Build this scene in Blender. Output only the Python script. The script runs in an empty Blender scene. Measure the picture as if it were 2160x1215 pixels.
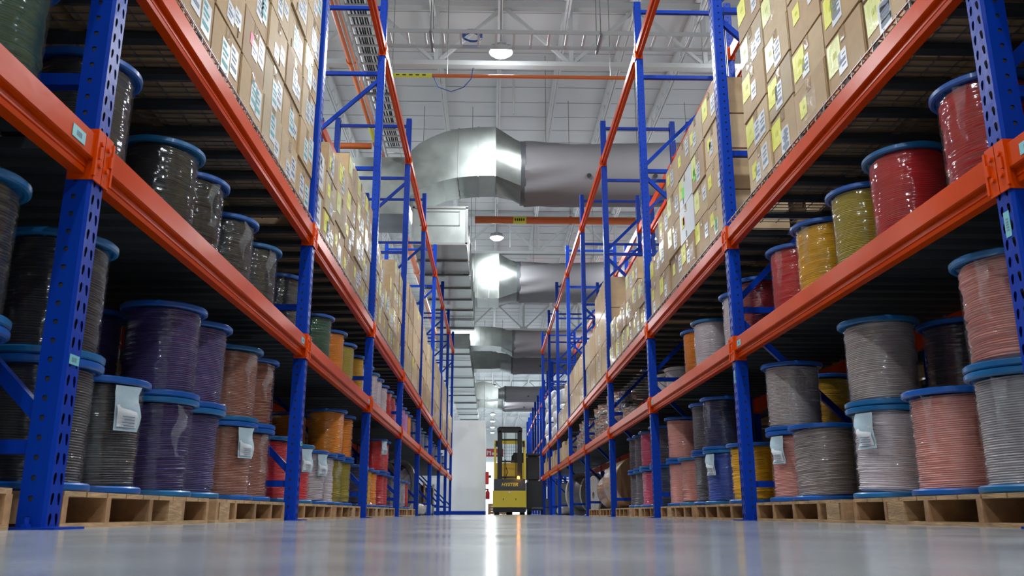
import bpy, math, random
from mathutils import Vector, Matrix
R_ = random.Random(7)
SC = bpy.context.scene
COL = SC.collection
PI = math.pi

# ------------------------------------------------------------------ camera
cam = bpy.data.cameras.new('camera'); camo = bpy.data.objects.new('camera', cam); COL.objects.link(camo)
cam.sensor_fit = 'HORIZONTAL'; cam.sensor_width = 36.0; cam.lens = 29.84
cam.clip_start = 0.02; cam.clip_end = 300
camo.location = (0, 0, 0.04)
_t, _y, _r = 0.25943, 0.024325, -0.000362
camo.matrix_world = Matrix.Translation((0, 0, 0.04)) @ Matrix.Rotation(-_y, 4, 'Z') @ Matrix.Rotation(PI/2 + _t, 4, 'X') @ Matrix.Rotation(-_r, 4, 'Z')
cam.dof.use_dof = True; cam.dof.focus_distance = 7.0; cam.dof.aperture_fstop = 11.0
SC.camera = camo
# ------------------------------------------------------------------ world, exposure, hall lamps
w = bpy.data.worlds.new('world'); SC.world = w; w.use_nodes = True
w.node_tree.nodes['Background'].inputs[0].default_value = (0.75, 0.85, 1.0, 1)
w.node_tree.nodes['Background'].inputs[1].default_value = 0.25
SC.view_settings.view_transform = 'Standard'; SC.view_settings.look = 'None'
SC.view_settings.gamma = 1.0; SC.view_settings.use_curve_mapping = False
SC.view_settings.exposure = -0.08
LAMP_W = 290.0      # downward disc of each high-bay lamp
LAMP_UP = 45.0      # light spilling sideways and up through the refractor
LAMPS = [(x, y) for y in (3.2, 13.5, 24.0, 33.9, 44.0, 54.5, 65.0, 76.0, 87.0) for x in ((-1.35 if y == 33.9 else 0.13), 4.69, -4.45)]
LAMPS += [(x, y) for y in (59.7, 70.5, 81.5) for x in (0.13, 4.69, -4.45)]  # extra rows between the regular ones, added to brighten the far hall
LAMPS += [(x, y) for y in (-6.5, -16.5, -27.0) for x in (0.13, 4.69, -4.45)] + [(x, y) for y in (-6.5, 3.2, 13.5, 24.0) for x in (9.2, -9.0)]

# ------------------------------------------------------------------ materials
def nn(nt, t, **k):
    n = nt.nodes.new(t)
    for a, b in k.items(): setattr(n, a, b)
    return n
def mat(name, col, rough=0.5, metal=0.0, coat=0.0, bump=0.0, bscale=30.0, var=0.0, vscale=8.0, emit=0.0, coatbump=0.0, spec=None, bstretch=None, trans=0.0, alpha=1.0, rvar=0.0):
    m = bpy.data.materials.new(name); m.use_nodes = True; nt = m.node_tree; p = nt.nodes['Principled BSDF']
    p.inputs['Base Color'].default_value = (*col, 1); p.inputs['Roughness'].default_value = rough; p.inputs['Metallic'].default_value = metal
    p.inputs['Coat Weight'].default_value = coat; p.inputs['Coat Roughness'].default_value = 0.055 if coatbump else 0.12
    if coatbump: p.inputs['Coat IOR'].default_value = 1.75
    if spec is not None: p.inputs['Specular IOR Level'].default_value = spec
    if trans: p.inputs['Transmission Weight'].default_value = trans
    if alpha < 1: p.inputs['Alpha'].default_value = alpha
    if emit: p.inputs['Emission Color'].default_value = (*col, 1); p.inputs['Emission Strength'].default_value = emit
    if var or bump or coatbump or rvar:
        tc = nn(nt, 'ShaderNodeTexCoord'); mp = nn(nt, 'ShaderNodeMapping'); nt.links.new(tc.outputs['Object'], mp.inputs[0])
        if bstretch: mp.inputs['Scale'].default_value = bstretch
    if var or rvar:
        n = nn(nt, 'ShaderNodeTexNoise'); n.inputs['Scale'].default_value = vscale; n.inputs['Detail'].default_value = 5
        nt.links.new(mp.outputs[0], n.inputs['Vector'])
        if var:
            cr = nn(nt, 'ShaderNodeValToRGB'); cr.color_ramp.elements[0].position = 0.3; cr.color_ramp.elements[1].position = 0.7
            cr.color_ramp.elements[0].color = (*[c*(1-var) for c in col], 1); cr.color_ramp.elements[1].color = (*[min(1, c*(1+var)) for c in col], 1)
            nt.links.new(n.outputs['Fac'], cr.inputs[0]); nt.links.new(cr.outputs[0], p.inputs['Base Color'])
        if rvar:
            mr = nn(nt, 'ShaderNodeMapRange'); mr.inputs[1].default_value = 0.3; mr.inputs[2].default_value = 0.7
            mr.inputs[3].default_value = rough - rvar; mr.inputs[4].default_value = rough + rvar
            nt.links.new(n.outputs['Fac'], mr.inputs[0]); nt.links.new(mr.outputs[0], p.inputs['Roughness'])
    if bump or coatbump:
        n2 = nn(nt, 'ShaderNodeTexNoise'); n2.inputs['Scale'].default_value = bscale; n2.inputs['Detail'].default_value = 3
        nt.links.new(mp.outputs[0], n2.inputs['Vector'])
        b = nn(nt, 'ShaderNodeBump'); b.inputs['Strength'].default_value = bump or coatbump; b.inputs['Distance'].default_value = 0.02
        nt.links.new(n2.outputs['Fac'], b.inputs['Height'])
        if bump: nt.links.new(b.outputs[0], p.inputs['Normal'])
        nt.links.new(b.outputs[0], p.inputs['Coat Normal'])
    return m

M = {}
M['blue'] = mat('blue_paint', (0.001, 0.034, 0.33), 0.34, coat=0.0, spec=0.16, bump=0.05, bscale=40)
M['orange'] = mat('orange_paint', (0.55, 0.050, 0.0), 0.28, coat=0.0, spec=0.08, var=0.10, vscale=3, bump=0.03, bscale=15)
M['orange_clip'] = mat('orange_connector_paint', (0.62, 0.056, 0.0), 0.33, spec=0.1)
M['flange'] = mat('blue_plastic', (0.006, 0.095, 0.40), 0.36, coat=0.15, var=0.15, vscale=4)
M['flange2'] = mat('teal_plastic', (0.008, 0.13, 0.34), 0.36, coat=0.15, var=0.15, vscale=4)
M['galv'] = mat('galvanised_steel', (0.27, 0.295, 0.28), 0.34, metal=0.93, var=0.25, vscale=1.3, bump=0.03, bscale=1.2, rvar=0.07)
M['galvd'] = mat('galvanised_seam', (0.25, 0.26, 0.25), 0.35, metal=0.8)
M['tray'] = mat('zinc_ladder', (0.50, 0.51, 0.51), 0.5, metal=0.2)
M['fabric'] = mat('grey_duct_wrap', (0.15, 0.146, 0.155), 0.7, bump=0.25, bscale=1.2, var=0.05, vscale=1.0)
M['holeshade'] = mat('hole_shade', (0.015, 0.015, 0.017), 0.6)  # painted shade of openings: post perforations and duct air holes
M['ceil'] = mat('white_roof_insulation', (0.74, 0.76, 0.77), 0.55, bump=0.35, bscale=1.4, var=0.05, vscale=0.6, bstretch=(0.6, 1.6, 1))
M['ceilseam'] = mat('roof_seam', (0.46, 0.47, 0.48), 0.6)
M['steelw'] = mat('white_painted_steel', (0.46, 0.48, 0.48), 0.45)
M['joist'] = mat('white_joist_paint', (0.72, 0.74, 0.74), 0.45)
M['wallw'] = mat('white_wall', (0.86, 0.91, 0.91), 0.45, var=0.02, vscale=0.8)
M['wallg'] = mat('hall_wall', (0.50, 0.52, 0.53), 0.6, var=0.04)
M['darkdeck'] = mat('dark_deck_steel', (0.05, 0.056, 0.058), 0.55, metal=0.3)
M['wire'] = mat('zinc_wire', (0.34, 0.34, 0.34), 0.4, metal=0.8)
M['wood'] = mat('pallet_wood', (0.40, 0.255, 0.13), 0.75, var=0.3, vscale=9, bump=0.2, bscale=30, bstretch=(1, 1, 6))
M['woodd'] = mat('pallet_block_wood', (0.34, 0.19, 0.09), 0.75, var=0.35, vscale=14, bump=0.2, bscale=30)
for i, c in enumerate([(0.44, 0.30, 0.158), (0.37, 0.245, 0.128), (0.50, 0.365, 0.21), (0.43, 0.34, 0.215)]):
    M['card%d' % i] = mat('cardboard_%s' % 'tan brown pale dusty'.split()[i], c, 0.62, var=0.07, vscale=5, coat=0.06)
M['cardseam'] = mat('carton_seam', (0.10, 0.062, 0.03), 0.8)
M['tape'] = mat('packing_tape', (0.40, 0.27, 0.13), 0.12, coat=0.8, bump=0.2, bscale=25)
M['film'] = mat('stretch_film_on_paper', (0.62, 0.63, 0.62), 0.14, coat=1.0, bump=0.5, bscale=22)
M['label'] = mat('white_label', (0.66, 0.70, 0.74), 0.35, coat=0.3)
M['labeltxt'] = mat('label_print', (0.14, 0.18, 0.26), 0.5)
M['labelteal'] = mat('label_teal_print', (0.03, 0.32, 0.34), 0.5)
M['yel'] = mat('yellow_sticker', (0.72, 0.72, 0.045), 0.45, coat=0.25, bump=0.15, bscale=20)
M['yelp'] = mat('pale_yellow_sticker', (0.72, 0.76, 0.25), 0.35, coat=0.4, bump=0.15, bscale=20)
M['yeltxt'] = mat('sticker_ink', (0.40, 0.45, 0.02), 0.5)
M['redst'] = mat('orange_sticker', (0.8, 0.16, 0.06), 0.5)
M['green_st'] = mat('green_sticker', (0.10, 0.75, 0.04), 0.5)
M['pinkst'] = mat('pink_sticker', (0.85, 0.10, 0.25), 0.5)
M['tag'] = mat('pale_blue_tag', (0.16, 0.50, 0.55), 0.4)
M['paper'] = mat('pale_blue_paper', (0.45, 0.60, 0.68), 0.35, coat=0.6, bump=0.2, bscale=15)
M['ink'] = mat('black_ink', (0.02, 0.02, 0.025), 0.5)
M['pipe'] = mat('orange_pipe', (0.60, 0.125, 0.018), 0.4, coat=0.2)
M['black'] = mat('black_paint', (0.010, 0.011, 0.013), 0.45)
M['dgrey'] = mat('dark_grey_paint', (0.055, 0.062, 0.07), 0.45)
M['fyel'] = mat('forklift_yellow', (0.78, 0.62, 0.03), 0.38, coat=0.4)
M['red'] = mat('red_paint', (0.50, 0.012, 0.015), 0.35, coat=0.3)
M['beacon'] = mat('beacon_amber', (1.0, 0.30, 0.02), 0.3, emit=22.0)
M['lens'] = mat('lamp_lens', (0.92, 0.97, 1.0), 0.3, emit=60.0)
M['day'] = mat('daylight_door', (0.93, 0.97, 1.0), 0.5, emit=1.15)
M['sack'] = mat('white_sack', (0.74, 0.77, 0.78), 0.45, bump=0.6, bscale=9, coat=0.3)
M['foil'] = mat('silver_foil', (0.62, 0.62, 0.60), 0.16, metal=0.85, bump=0.8, bscale=22)
M['kraft'] = mat('kraft_paper', (0.27, 0.145, 0.06), 0.4, coat=0.35, bump=0.3, bscale=6, var=0.15)
M['reelwrap'] = mat('wrapped_reel', (0.42, 0.40, 0.35), 0.2, coat=0.8, bump=0.5, bscale=10)
M['rope'] = mat('blue_cable', (0.02, 0.09, 0.35), 0.4)
M['bkcable'] = mat('black_cable', (0.012, 0.012, 0.014), 0.4)
M['clearfilm'] = mat('clear_film', (0.85, 0.9, 0.93), 0.08, coat=1.0, bump=0.6, bscale=14, alpha=0.13)
def film_mat():
    m = bpy.data.materials.new('stretch_film'); m.use_nodes = True; nt = m.node_tree
    for n in list(nt.nodes): nt.nodes.remove(n)
    out = nn(nt, 'ShaderNodeOutputMaterial'); tr = nn(nt, 'ShaderNodeBsdfTransparent'); gl = nn(nt, 'ShaderNodeBsdfGlossy'); df = nn(nt, 'ShaderNodeBsdfDiffuse')
    gl.inputs['Roughness'].default_value = 0.11; gl.inputs['Color'].default_value = (0.95, 0.97, 1, 1); df.inputs['Color'].default_value = (0.8, 0.83, 0.86, 1)
    tc = nn(nt, 'ShaderNodeTexCoord'); n = nn(nt, 'ShaderNodeTexNoise'); n.inputs['Scale'].default_value = 16; n.inputs['Detail'].default_value = 4
    nt.links.new(tc.outputs['Object'], n.inputs['Vector']); b = nn(nt, 'ShaderNodeBump'); b.inputs['Strength'].default_value = 0.25; b.inputs['Distance'].default_value = 0.01
    nt.links.new(n.outputs['Fac'], b.inputs['Height']); nt.links.new(b.outputs[0], gl.inputs['Normal'])
    lw = nn(nt, 'ShaderNodeLayerWeight'); lw.inputs['Blend'].default_value = 0.28; mr = nn(nt, 'ShaderNodeMapRange'); mr.inputs[3].default_value = 0.05; mr.inputs[4].default_value = 0.24
    nt.links.new(lw.outputs['Fresnel'], mr.inputs[0]); m1 = nn(nt, 'ShaderNodeMixShader'); m2 = nn(nt, 'ShaderNodeMixShader'); m2.inputs[0].default_value = 0.018
    nt.links.new(tr.outputs[0], m2.inputs[1]); nt.links.new(df.outputs[0], m2.inputs[2])
    nt.links.new(mr.outputs[0], m1.inputs[0]); nt.links.new(m2.outputs[0], m1.inputs[1]); nt.links.new(gl.outputs[0], m1.inputs[2]); nt.links.new(m1.outputs[0], out.inputs[0])
    return m
M['wrapfilm'] = film_mat()
def floor_mat():
    m = bpy.data.materials.new('polished_concrete'); m.use_nodes = True; nt = m.node_tree; p = nt.nodes['Principled BSDF']
    tc = nn(nt, 'ShaderNodeTexCoord'); n = nn(nt, 'ShaderNodeTexNoise'); n.inputs['Scale'].default_value = 1.6; n.inputs['Detail'].default_value = 8; n.inputs['Roughness'].default_value = 0.65
    nt.links.new(tc.outputs['Object'], n.inputs['Vector'])
    cr = nn(nt, 'ShaderNodeValToRGB'); cr.color_ramp.elements[0].position = 0.32; cr.color_ramp.elements[1].position = 0.68
    cr.color_ramp.elements[0].color = (0.23, 0.26, 0.29, 1); cr.color_ramp.elements[1].color = (0.42, 0.455, 0.47, 1)
    nt.links.new(n.outputs['Fac'], cr.inputs[0])
    n2 = nn(nt, 'ShaderNodeTexNoise'); n2.inputs['Scale'].default_value = 55; n2.inputs['Detail'].default_value = 2
    nt.links.new(tc.outputs['Object'], n2.inputs['Vector'])
    cr2 = nn(nt, 'ShaderNodeValToRGB'); cr2.color_ramp.elements[0].position = 0.22; cr2.color_ramp.elements[1].position = 0.27
    cr2.color_ramp.elements[0].color = (0.25, 0.25, 0.25, 1); cr2.color_ramp.elements[1].color = (1, 1, 1, 1)
    nt.links.new(n2.outputs['Fac'], cr2.inputs[0])
    mx = nn(nt, 'ShaderNodeMixRGB', blend_type='MULTIPLY'); mx.inputs[0].default_value = 1
    nt.links.new(cr.outputs[0], mx.inputs[1]); nt.links.new(cr2.outputs[0], mx.inputs[2]); nt.links.new(mx.outputs[0], p.inputs['Base Color'])
    n3 = nn(nt, 'ShaderNodeTexNoise'); n3.inputs['Scale'].default_value = 3.5; n3.inputs['Detail'].default_value = 6
    nt.links.new(tc.outputs['Object'], n3.inputs['Vector'])
    mr = nn(nt, 'ShaderNodeMapRange'); mr.inputs[1].default_value = 0.3; mr.inputs[2].default_value = 0.7; mr.inputs[3].default_value = 0.12; mr.inputs[4].default_value = 0.21
    nt.links.new(n3.outputs['Fac'], mr.inputs[0]); nt.links.new(mr.outputs[0], p.inputs['Roughness'])
    b = nn(nt, 'ShaderNodeBump'); b.inputs['Strength'].default_value = 0.035; b.inputs['Distance'].default_value = 0.01
    nt.links.new(n.outputs['Fac'], b.inputs['Height']); nt.links.new(b.outputs[0], p.inputs['Normal'])
    p.inputs['Specular IOR Level'].default_value = 0.55
    return m
M['floor'] = floor_mat()
CABLE = {'black': (0.010, 0.010, 0.012), 'dark grey': (0.045, 0.047, 0.05), 'dark green': (0.002, 0.11, 0.055), 'violet': (0.060, 0.038, 0.19),
         'brownish pink': (0.37, 0.16, 0.105), 'red': (0.66, 0.012, 0.018), 'dark red': (0.36, 0.012, 0.018), 'white': (0.74, 0.69, 0.73), 'olive': (0.44, 0.36, 0.010),
         'yellow': (0.90, 0.55, 0.008), 'orange': (0.88, 0.33, 0.006), 'pink': (0.72, 0.35, 0.30), 'beige': (0.47, 0.42, 0.405), 'navy': (0.018, 0.035, 0.13),
         'blue': (0.022, 0.09, 0.50), 'magenta': (0.68, 0.11, 0.23), 'lilac': (0.64, 0.27, 0.62), 'pale grey': (0.42, 0.41, 0.43), 'steel blue': (0.10, 0.15, 0.27), 'slate': (0.10, 0.095, 0.12), 'sea green': (0.05, 0.25, 0.20)}
CM = {k: mat('cable_' + k.replace(' ', '_'), v, 0.45, coat=0.35, coatbump=0.14, bscale=24, var=0.14, vscale=6, bstretch=(1, 1, 0.5)) for k, v in CABLE.items()}

# ------------------------------------------------------------------ mesh builder
class B:
    def __init__(s): s.v = []; s.f = []; s.m = []; s.sm = []
    def add(s, vs, fs, mi=0, smooth=False):
        o = len(s.v); s.v += [tuple(v) for v in vs]; s.f += [tuple(i+o for i in f) for f in fs]; s.m += [mi]*len(fs); s.sm += [smooth]*len(fs)
    def box(s, x0, x1, y0, y1, z0, z1, mi=0):
        x0, x1 = min(x0, x1), max(x0, x1); y0, y1 = min(y0, y1), max(y0, y1); z0, z1 = min(z0, z1), max(z0, z1)
        s.add([(x0,y0,z0),(x1,y0,z0),(x1,y1,z0),(x0,y1,z0),(x0,y0,z1),(x1,y0,z1),(x1,y1,z1),(x0,y1,z1)],
              [(0,3,2,1),(4,5,6,7),(0,1,5,4),(1,2,6,5),(2,3,7,6),(3,0,4,7)], mi)
    def bar(s, a, b, wx, wz, mi=0, up=(0,0,1)):
        a, b = Vector(a), Vector(b); d = (b-a).normalized(); u = Vector(up)
        if abs(d.dot(u)) > 0.98: u = Vector((0,1,0))
        l = d.cross(u).normalized(); u = l.cross(d).normalized()
        vs = []
        for p in (a, b):
            for sx, sz in ((-1,-1),(1,-1),(1,1),(-1,1)): vs.append(p + l*sx*wx/2 + u*sz*wz/2)
        s.add(vs, [(0,3,2,1),(4,5,6,7),(0,1,5,4),(1,2,6,5),(2,3,7,6),(3,0,4,7)], mi)
    def tube(s, pts, r, n=10, mi=0, caps=True):
        pts = [Vector(p) for p in pts]; rings = []; prev = None
        for i, p in enumerate(pts):
            d = (pts[min(i+1, len(pts)-1)] - pts[max(i-1, 0)]).normalized()
            if prev is None:
                u = Vector((0,0,1)) if abs(d.z) < 0.9 else Vector((1,0,0))
                prev = (u - d*u.dot(d)).normalized()
            else: prev = (prev - d*prev.dot(d)).normalized()
            q = d.cross(prev); rr = r[i] if isinstance(r, (list, tuple)) else r
            rings.append([p + (prev*math.cos(2*PI*k/n) + q*math.sin(2*PI*k/n))*rr for k in range(n)])
        o = len(s.v); s.v += [tuple(v) for g in rings for v in g]
        for i in range(len(rings)-1):
            for k in range(n):
                s.f.append((o+i*n+k, o+i*n+(k+1)%n, o+(i+1)*n+(k+1)%n, o+(i+1)*n+k)); s.m.append(mi); s.sm.append(True)
        if caps:
            s.f.append(tuple(o+k for k in range(n-1,-1,-1))); s.m.append(mi); s.sm.append(False)
            s.f.append(tuple(o+(len(rings)-1)*n+k for k in range(n))); s.m.append(mi); s.sm.append(False)
    def lathe(s, prof, n=32, mi=0, c=(0,0,0), fn=None, smooth=True):
        o = len(s.v)
        for j, (r, z) in enumerate(prof):
            for k in range(n):
                a = 2*PI*k/n; rr, zz = (fn(j, a, r, z) if fn else (r, z))
                s.v.append((c[0]+rr*math.cos(a), c[1]+rr*math.sin(a), c[2]+zz))
        for j in range(len(prof)-1):
            for k in range(n):
                s.f.append((o+j*n+k, o+j*n+(k+1)%n, o+(j+1)*n+(k+1)%n, o+(j+1)*n+k)); s.m.append(mi); s.sm.append(smooth)
    def prism(s, poly, axis, a0, a1, mi=0, smooth=False):   # poly in the other two axes
        n = len(poly); vs = []
        for a in (a0, a1):
            for p, q in poly:
                vs.append({'x': (a,p,q), 'y': (p,a,q), 'z': (p,q,a)}[axis])
        fs = [tuple(range(n)), tuple(range(2*n-1, n-1, -1))]
        s.add(vs, fs, mi)
        s.add(vs, [(i, n+i, n+(i+1)%n, (i+1)%n) for i in range(n)], mi, smooth)
    def mesh(s, name, mats, bevel=0):
        me = bpy.data.meshes.new(name); me.from_pydata(s.v, [], s.f)
        for m in (mats if isinstance(mats, (list, tuple)) else [mats]): me.materials.append(m)
        me.polygons.foreach_set('material_index', s.m); me.polygons.foreach_set('use_smooth', s.sm)
        import bmesh
        bm = bmesh.new(); bm.from_mesh(me); bmesh.ops.recalc_face_normals(bm, faces=bm.faces[:])
        if bevel: bmesh.ops.bevel(bm, geom=bm.edges[:], offset=bevel, segments=2, affect='EDGES', clamp_overlap=True)
        bm.to_mesh(me); bm.free(); me.update()
        if any(s.sm) and name != 'stretch_film': me.set_sharp_from_angle(angle=math.radians(38))
        return me
def ob(name, me, parent=None, loc=(0,0,0), rz=0.0, scale=None, rot=None):
    o = bpy.data.objects.new(name, me); COL.objects.link(o); o.location = loc
    o.rotation_euler = rot if rot else (0,0,rz)
    if scale: o.scale = scale
    if parent: o.parent = parent
    return o
def tag(o, label, cat, group=None, kind=None):
    o['label'] = label; o['category'] = cat
    if group: o['group'] = group
    if kind: o['kind'] = kind
    nw = len(label.split())
    if nw > 16 or nw < 4: print('LABEL LENGTH', nw, label)
    return o
def thing(name, label, cat, loc=(0,0,0), rz=0.0, group=None):
    return tag(ob(name, None, None, loc, rz), label, cat, group)
def struct(name, me, loc=(0,0,0)):
    o = ob(name, me, None, loc); o['kind'] = 'structure'; return o
ORD = 'first second third fourth fifth sixth seventh eighth ninth tenth eleventh twelfth thirteenth fourteenth fifteenth sixteenth seventeenth eighteenth nineteenth twentieth'.split()
def ordn(i): return ORD[i] if i < 20 else 'twenty-' + ORD[i-20]

# ------------------------------------------------------------------ the hall
b = B(); b.box(-14, 14, -34, 98, -0.2, 0); struct('floor', b.mesh('floor', M['floor']))
b = B()
b.box(-14, 14, -34, 98, 9.5, 9.7, 0)
y = -33.35
while y < 98:
    b.box(-14, 14, y, y+0.012, 9.490, 9.5, 1); y += 0.75
struct('ceiling', b.mesh('ceiling', [M['ceil'], M['ceilseam']]))
for nm, a in (('wall_left', (-14.2, -14, -34, 98)), ('wall_right', (14, 14.2, -34, 98)), ('wall_front', (-14.2, 14.2, -34.2, -34)), ('wall_back', (-14.2, 14.2, 98, 98.2))):
    b = B(); b.box(*a, 0, 9.7); struct(nm, b.mesh(nm, M['wallg'] if nm != 'wall_back' else M['wallw']))
# roof joists along the hall and trusses across it
k = 0
for i in range(-9, 10):
    x = 0.12 + 1.252*i; b = B()
    b.box(x-0.05, x+0.05, -34, 98, 9.36, 9.44); b.box(x-0.045, x-0.008, -34, 98, 9.02, 9.07); b.box(x+0.008, x+0.045, -34, 98, 9.02, 9.07)
    y = -33.9; up = True
    while y < 97.5:
        b.bar((x, y, 9.05 if up else 9.38), (x, y+0.32, 9.38 if up else 9.05), 0.02, 0.02); y += 0.32; up = not up
    k += 1; struct('trim_%d' % k, b.mesh('roof_joist', M['joist']))
for ty in (-21.0, -9.3, 2.4, 14.1, 25.8, 37.5, 49.2, 60.9, 72.6, 84.3):
    b = B()
    b.box(-14, 14, ty-0.075, ty+0.075, 8.0, 8.09); b.box(-14, 14, ty-0.075, ty+0.075, 9.22, 9.34)
    for i in range(-6, 6):
        x = 1.44 + 2.5*i
        b.bar((x, ty, 8.06), (x+1.25, ty, 9.26), 0.06, 0.06, up=(0,1,0)); b.bar((x+1.25, ty, 9.26), (x+2.5, ty, 8.06), 0.06, 0.06, up=(0,1,0))
        b.box(x-0.04, x+0.04, ty-0.04, ty+0.04, 8.05, 9.25)
        b.box(x-0.16, x+0.16, ty-0.012, ty+0.012, 8.02, 8.20)
    k += 1; struct('trim_%d' % k, b.mesh('roof_truss', M['steelw']))
# far dock door (daylight)
b = B(); b.box(-3.4, 4.9, 97.9, 97.99, 0.0, 5.6); o = struct('door_1', b.mesh('dock_door', M['day']))
# white partition at the end of the left rack
b = B(); b.box(-3.6, -0.17, 25.0, 25.12, 0.1, 2.66); b.box(-0.29, -0.17, 25.12, 31.0, 0.1, 2.66)
struct('wall_partition', b.mesh('white_partition', M['wallw']))
b = B(); b.box(-3.6, -0.165, 24.985, 25.12, 0.0, 0.1); b.box(-0.29, -0.165, 25.12, 31.0, 0.0, 0.1)
struct('baseboard_partition', b.mesh('blue_skirting', M['blue']))

# ------------------------------------------------------------------ lamps
bh = B(); bh.lathe([(0.02, 0.16), (0.10, 0.155), (0.12, 0.06), (0.20, 0.05), (0.21, 0.0), (0.17, 0.0)], 24)
for q in range(12):
    a = q*PI/6; bh.bar((0.10*math.cos(a), 0.10*math.sin(a), 0.11), (0.19*math.cos(a), 0.19*math.sin(a), 0.075), 0.01, 0.06)
me_h = bh.mesh('lamp_housing', M['steelw']); bl = B(); bl.lathe([(0.0, -0.075), (0.08, -0.068), (0.145, -0.045), (0.178, -0.012), (0.18, 0.002), (0.0, 0.002)], 24); me_l = bl.mesh('lamp_lens', M['lens'])
bs = B(); bs.tube([(0,0,0.15), (0,0,1.55)], 0.008, 6); me_s = bs.mesh('lamp_cable', M['dgrey'])
ld = bpy.data.lights.new('high_bay_glow', 'AREA'); ld.shape = 'DISK'; ld.size = 0.34; ld.energy = LAMP_W; ld.color = (0.93, 0.97, 1.0); ld.spread = PI*0.95
lp = bpy.data.lights.new('high_bay_spill', 'POINT'); lp.shadow_soft_size = 0.2; lp.energy = LAMP_UP; lp.color = (0.92, 0.97, 1.0)
rows = {9.2: 'outer aisle far right', -9.0: 'outer aisle far left', 0.13: 'central aisle', -1.35: 'central aisle', 4.69: 'aisle right of the racks', -4.45: 'aisle left of the racks'}
cnt = {}
for x, y in LAMPS:
    if y < 0: who = '%s one behind the viewer' % ordn(cnt.get('b', 0)); cnt['b'] = cnt.get('b', 0) + 1
    else:
        c = cnt[rows[x]] = cnt.get(rows[x], -1) + 1; who = '%s along the %s' % (ordn(c), rows[x])
    t = thing('high_bay_lamp', 'round white high bay lamp, ' + who, 'lamp', (x, y, 7.95), 0, 'high bay lamps under the roof')
    ob('lamp_housing', me_h, t); ob('lamp_lens', me_l, t); ob('suspension_cable', me_s, t)
    o = ob('glow', ld, t, (0, 0, -0.09)); o = ob('spill', lp, t, (0, 0, -0.25))

# ------------------------------------------------------------------ racks
XL, XR, Y0, P = -1.11, 1.47, 2.30, 2.8
DL, DR = 1.035, 1.02
PW, PD = 0.082, 0.07           # post width along the aisle, depth across
TOPZ = 5.24
def cell(b, o, u, v, u0, u1, v0, v1, hole):
    """flat cell with a perforation; o origin, u v axes; hole: list of 8 (u,v)"""
    um, vm = (u0+u1)/2, (v0+v1)/2
    out = [(u0,v0),(um,v0),(u1,v0),(u1,vm),(u1,v1),(um,v1),(u0,v1),(u0,vm)]
    vs = [o + u*p + v*q for p, q in out + hole]
    b.add(vs, [(i, (i+1) % 8, 8+(i+1) % 8, 8+i) for i in range(8)])
def tear(cx, cz, w, h, sl):
    return [(cx-w*.25-sl, cz-h/2), (cx-sl, cz-h/2-h*.06), (cx+w*.25-sl, cz-h/2), (cx+w/2, cz+h*.1), (cx+w*.38+sl, cz+h*.42), (cx+sl*.5, cz+h/2), (cx-w*.38+sl*.5, cz+h*.42), (cx-w/2, cz+h*.1)]
def post_mesh():
    """aisle face at x=0, section runs to x=+PD, y from -PW to 0 ; perforated"""
    b = B(); N = 104; h = TOPZ/N; c = 0.008
    Z = Vector((0,0,1))
    for i in range(N):
        z0, z1 = i*h, (i+1)*h; zc = (z0+z1)/2
        ym = -PW/2
        cell(b, Vector((0,0,0)), Vector((0,1,0)), Z, -PW+c, ym, z0, z1, tear((-PW+c+ym)/2, zc, 0.0145, 0.029, 0.002))
        cell(b, Vector((0,0,0)), Vector((0,1,0)), Z, ym, -c, z0, z1, tear((ym-c)/2, zc, 0.0145, 0.029, -0.002))
        for yy in (-PW, 0.0):
            cell(b, Vector((0,yy,0)), Vector((1,0,0)), Z, c, PD, z0, z1, tear(0.042, zc, 0.013, 0.014, 0))
    for ya, yb in ((-PW, -PW+c), (0.0, -c)):
        b.add([(c,ya,0),(0,yb,0),(0,yb,TOPZ),(c,ya,TOPZ)], [(0,1,2,3)])
    # returned lips at the open side
    b.add([(PD,-PW,0),(PD,-PW+0.024,0),(PD,-PW+0.024,TOPZ),(PD,-PW,TOPZ)], [(0,1,2,3)])
    b.add([(PD,0,0),(PD,-0.024,0),(PD,-0.024,TOPZ),(PD,0,TOPZ)], [(0,1,2,3)])
    # dark sheets painted as the shade seen through the perforations
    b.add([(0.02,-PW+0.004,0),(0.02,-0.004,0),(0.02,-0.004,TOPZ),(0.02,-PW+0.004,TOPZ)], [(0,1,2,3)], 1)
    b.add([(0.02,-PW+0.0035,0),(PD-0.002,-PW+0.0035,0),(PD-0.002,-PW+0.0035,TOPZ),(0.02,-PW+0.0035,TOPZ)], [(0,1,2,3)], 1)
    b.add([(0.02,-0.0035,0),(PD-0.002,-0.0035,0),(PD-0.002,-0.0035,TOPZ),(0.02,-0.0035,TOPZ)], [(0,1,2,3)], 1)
    return b.mesh('post', [M['blue'], M['holeshade']])
ME_POST = post_mesh()
b = B(); b.box(-0.045, 0.10, -PW-0.04, 0.035, 0, 0.006)
for yy in (-PW-0.02, 0.018):
    b.tube([(0.035, yy, 0.006), (0.035, yy, 0.03)], 0.007, 8); b.tube([(0.035, yy, 0.006), (0.035, yy, 0.014)], 0.013, 6)
ME_PLATE = b.mesh('base_plate', M['blue'])
HZ = [0.205, 1.25, 2.29, 3.34, 4.38, 5.14]
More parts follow.
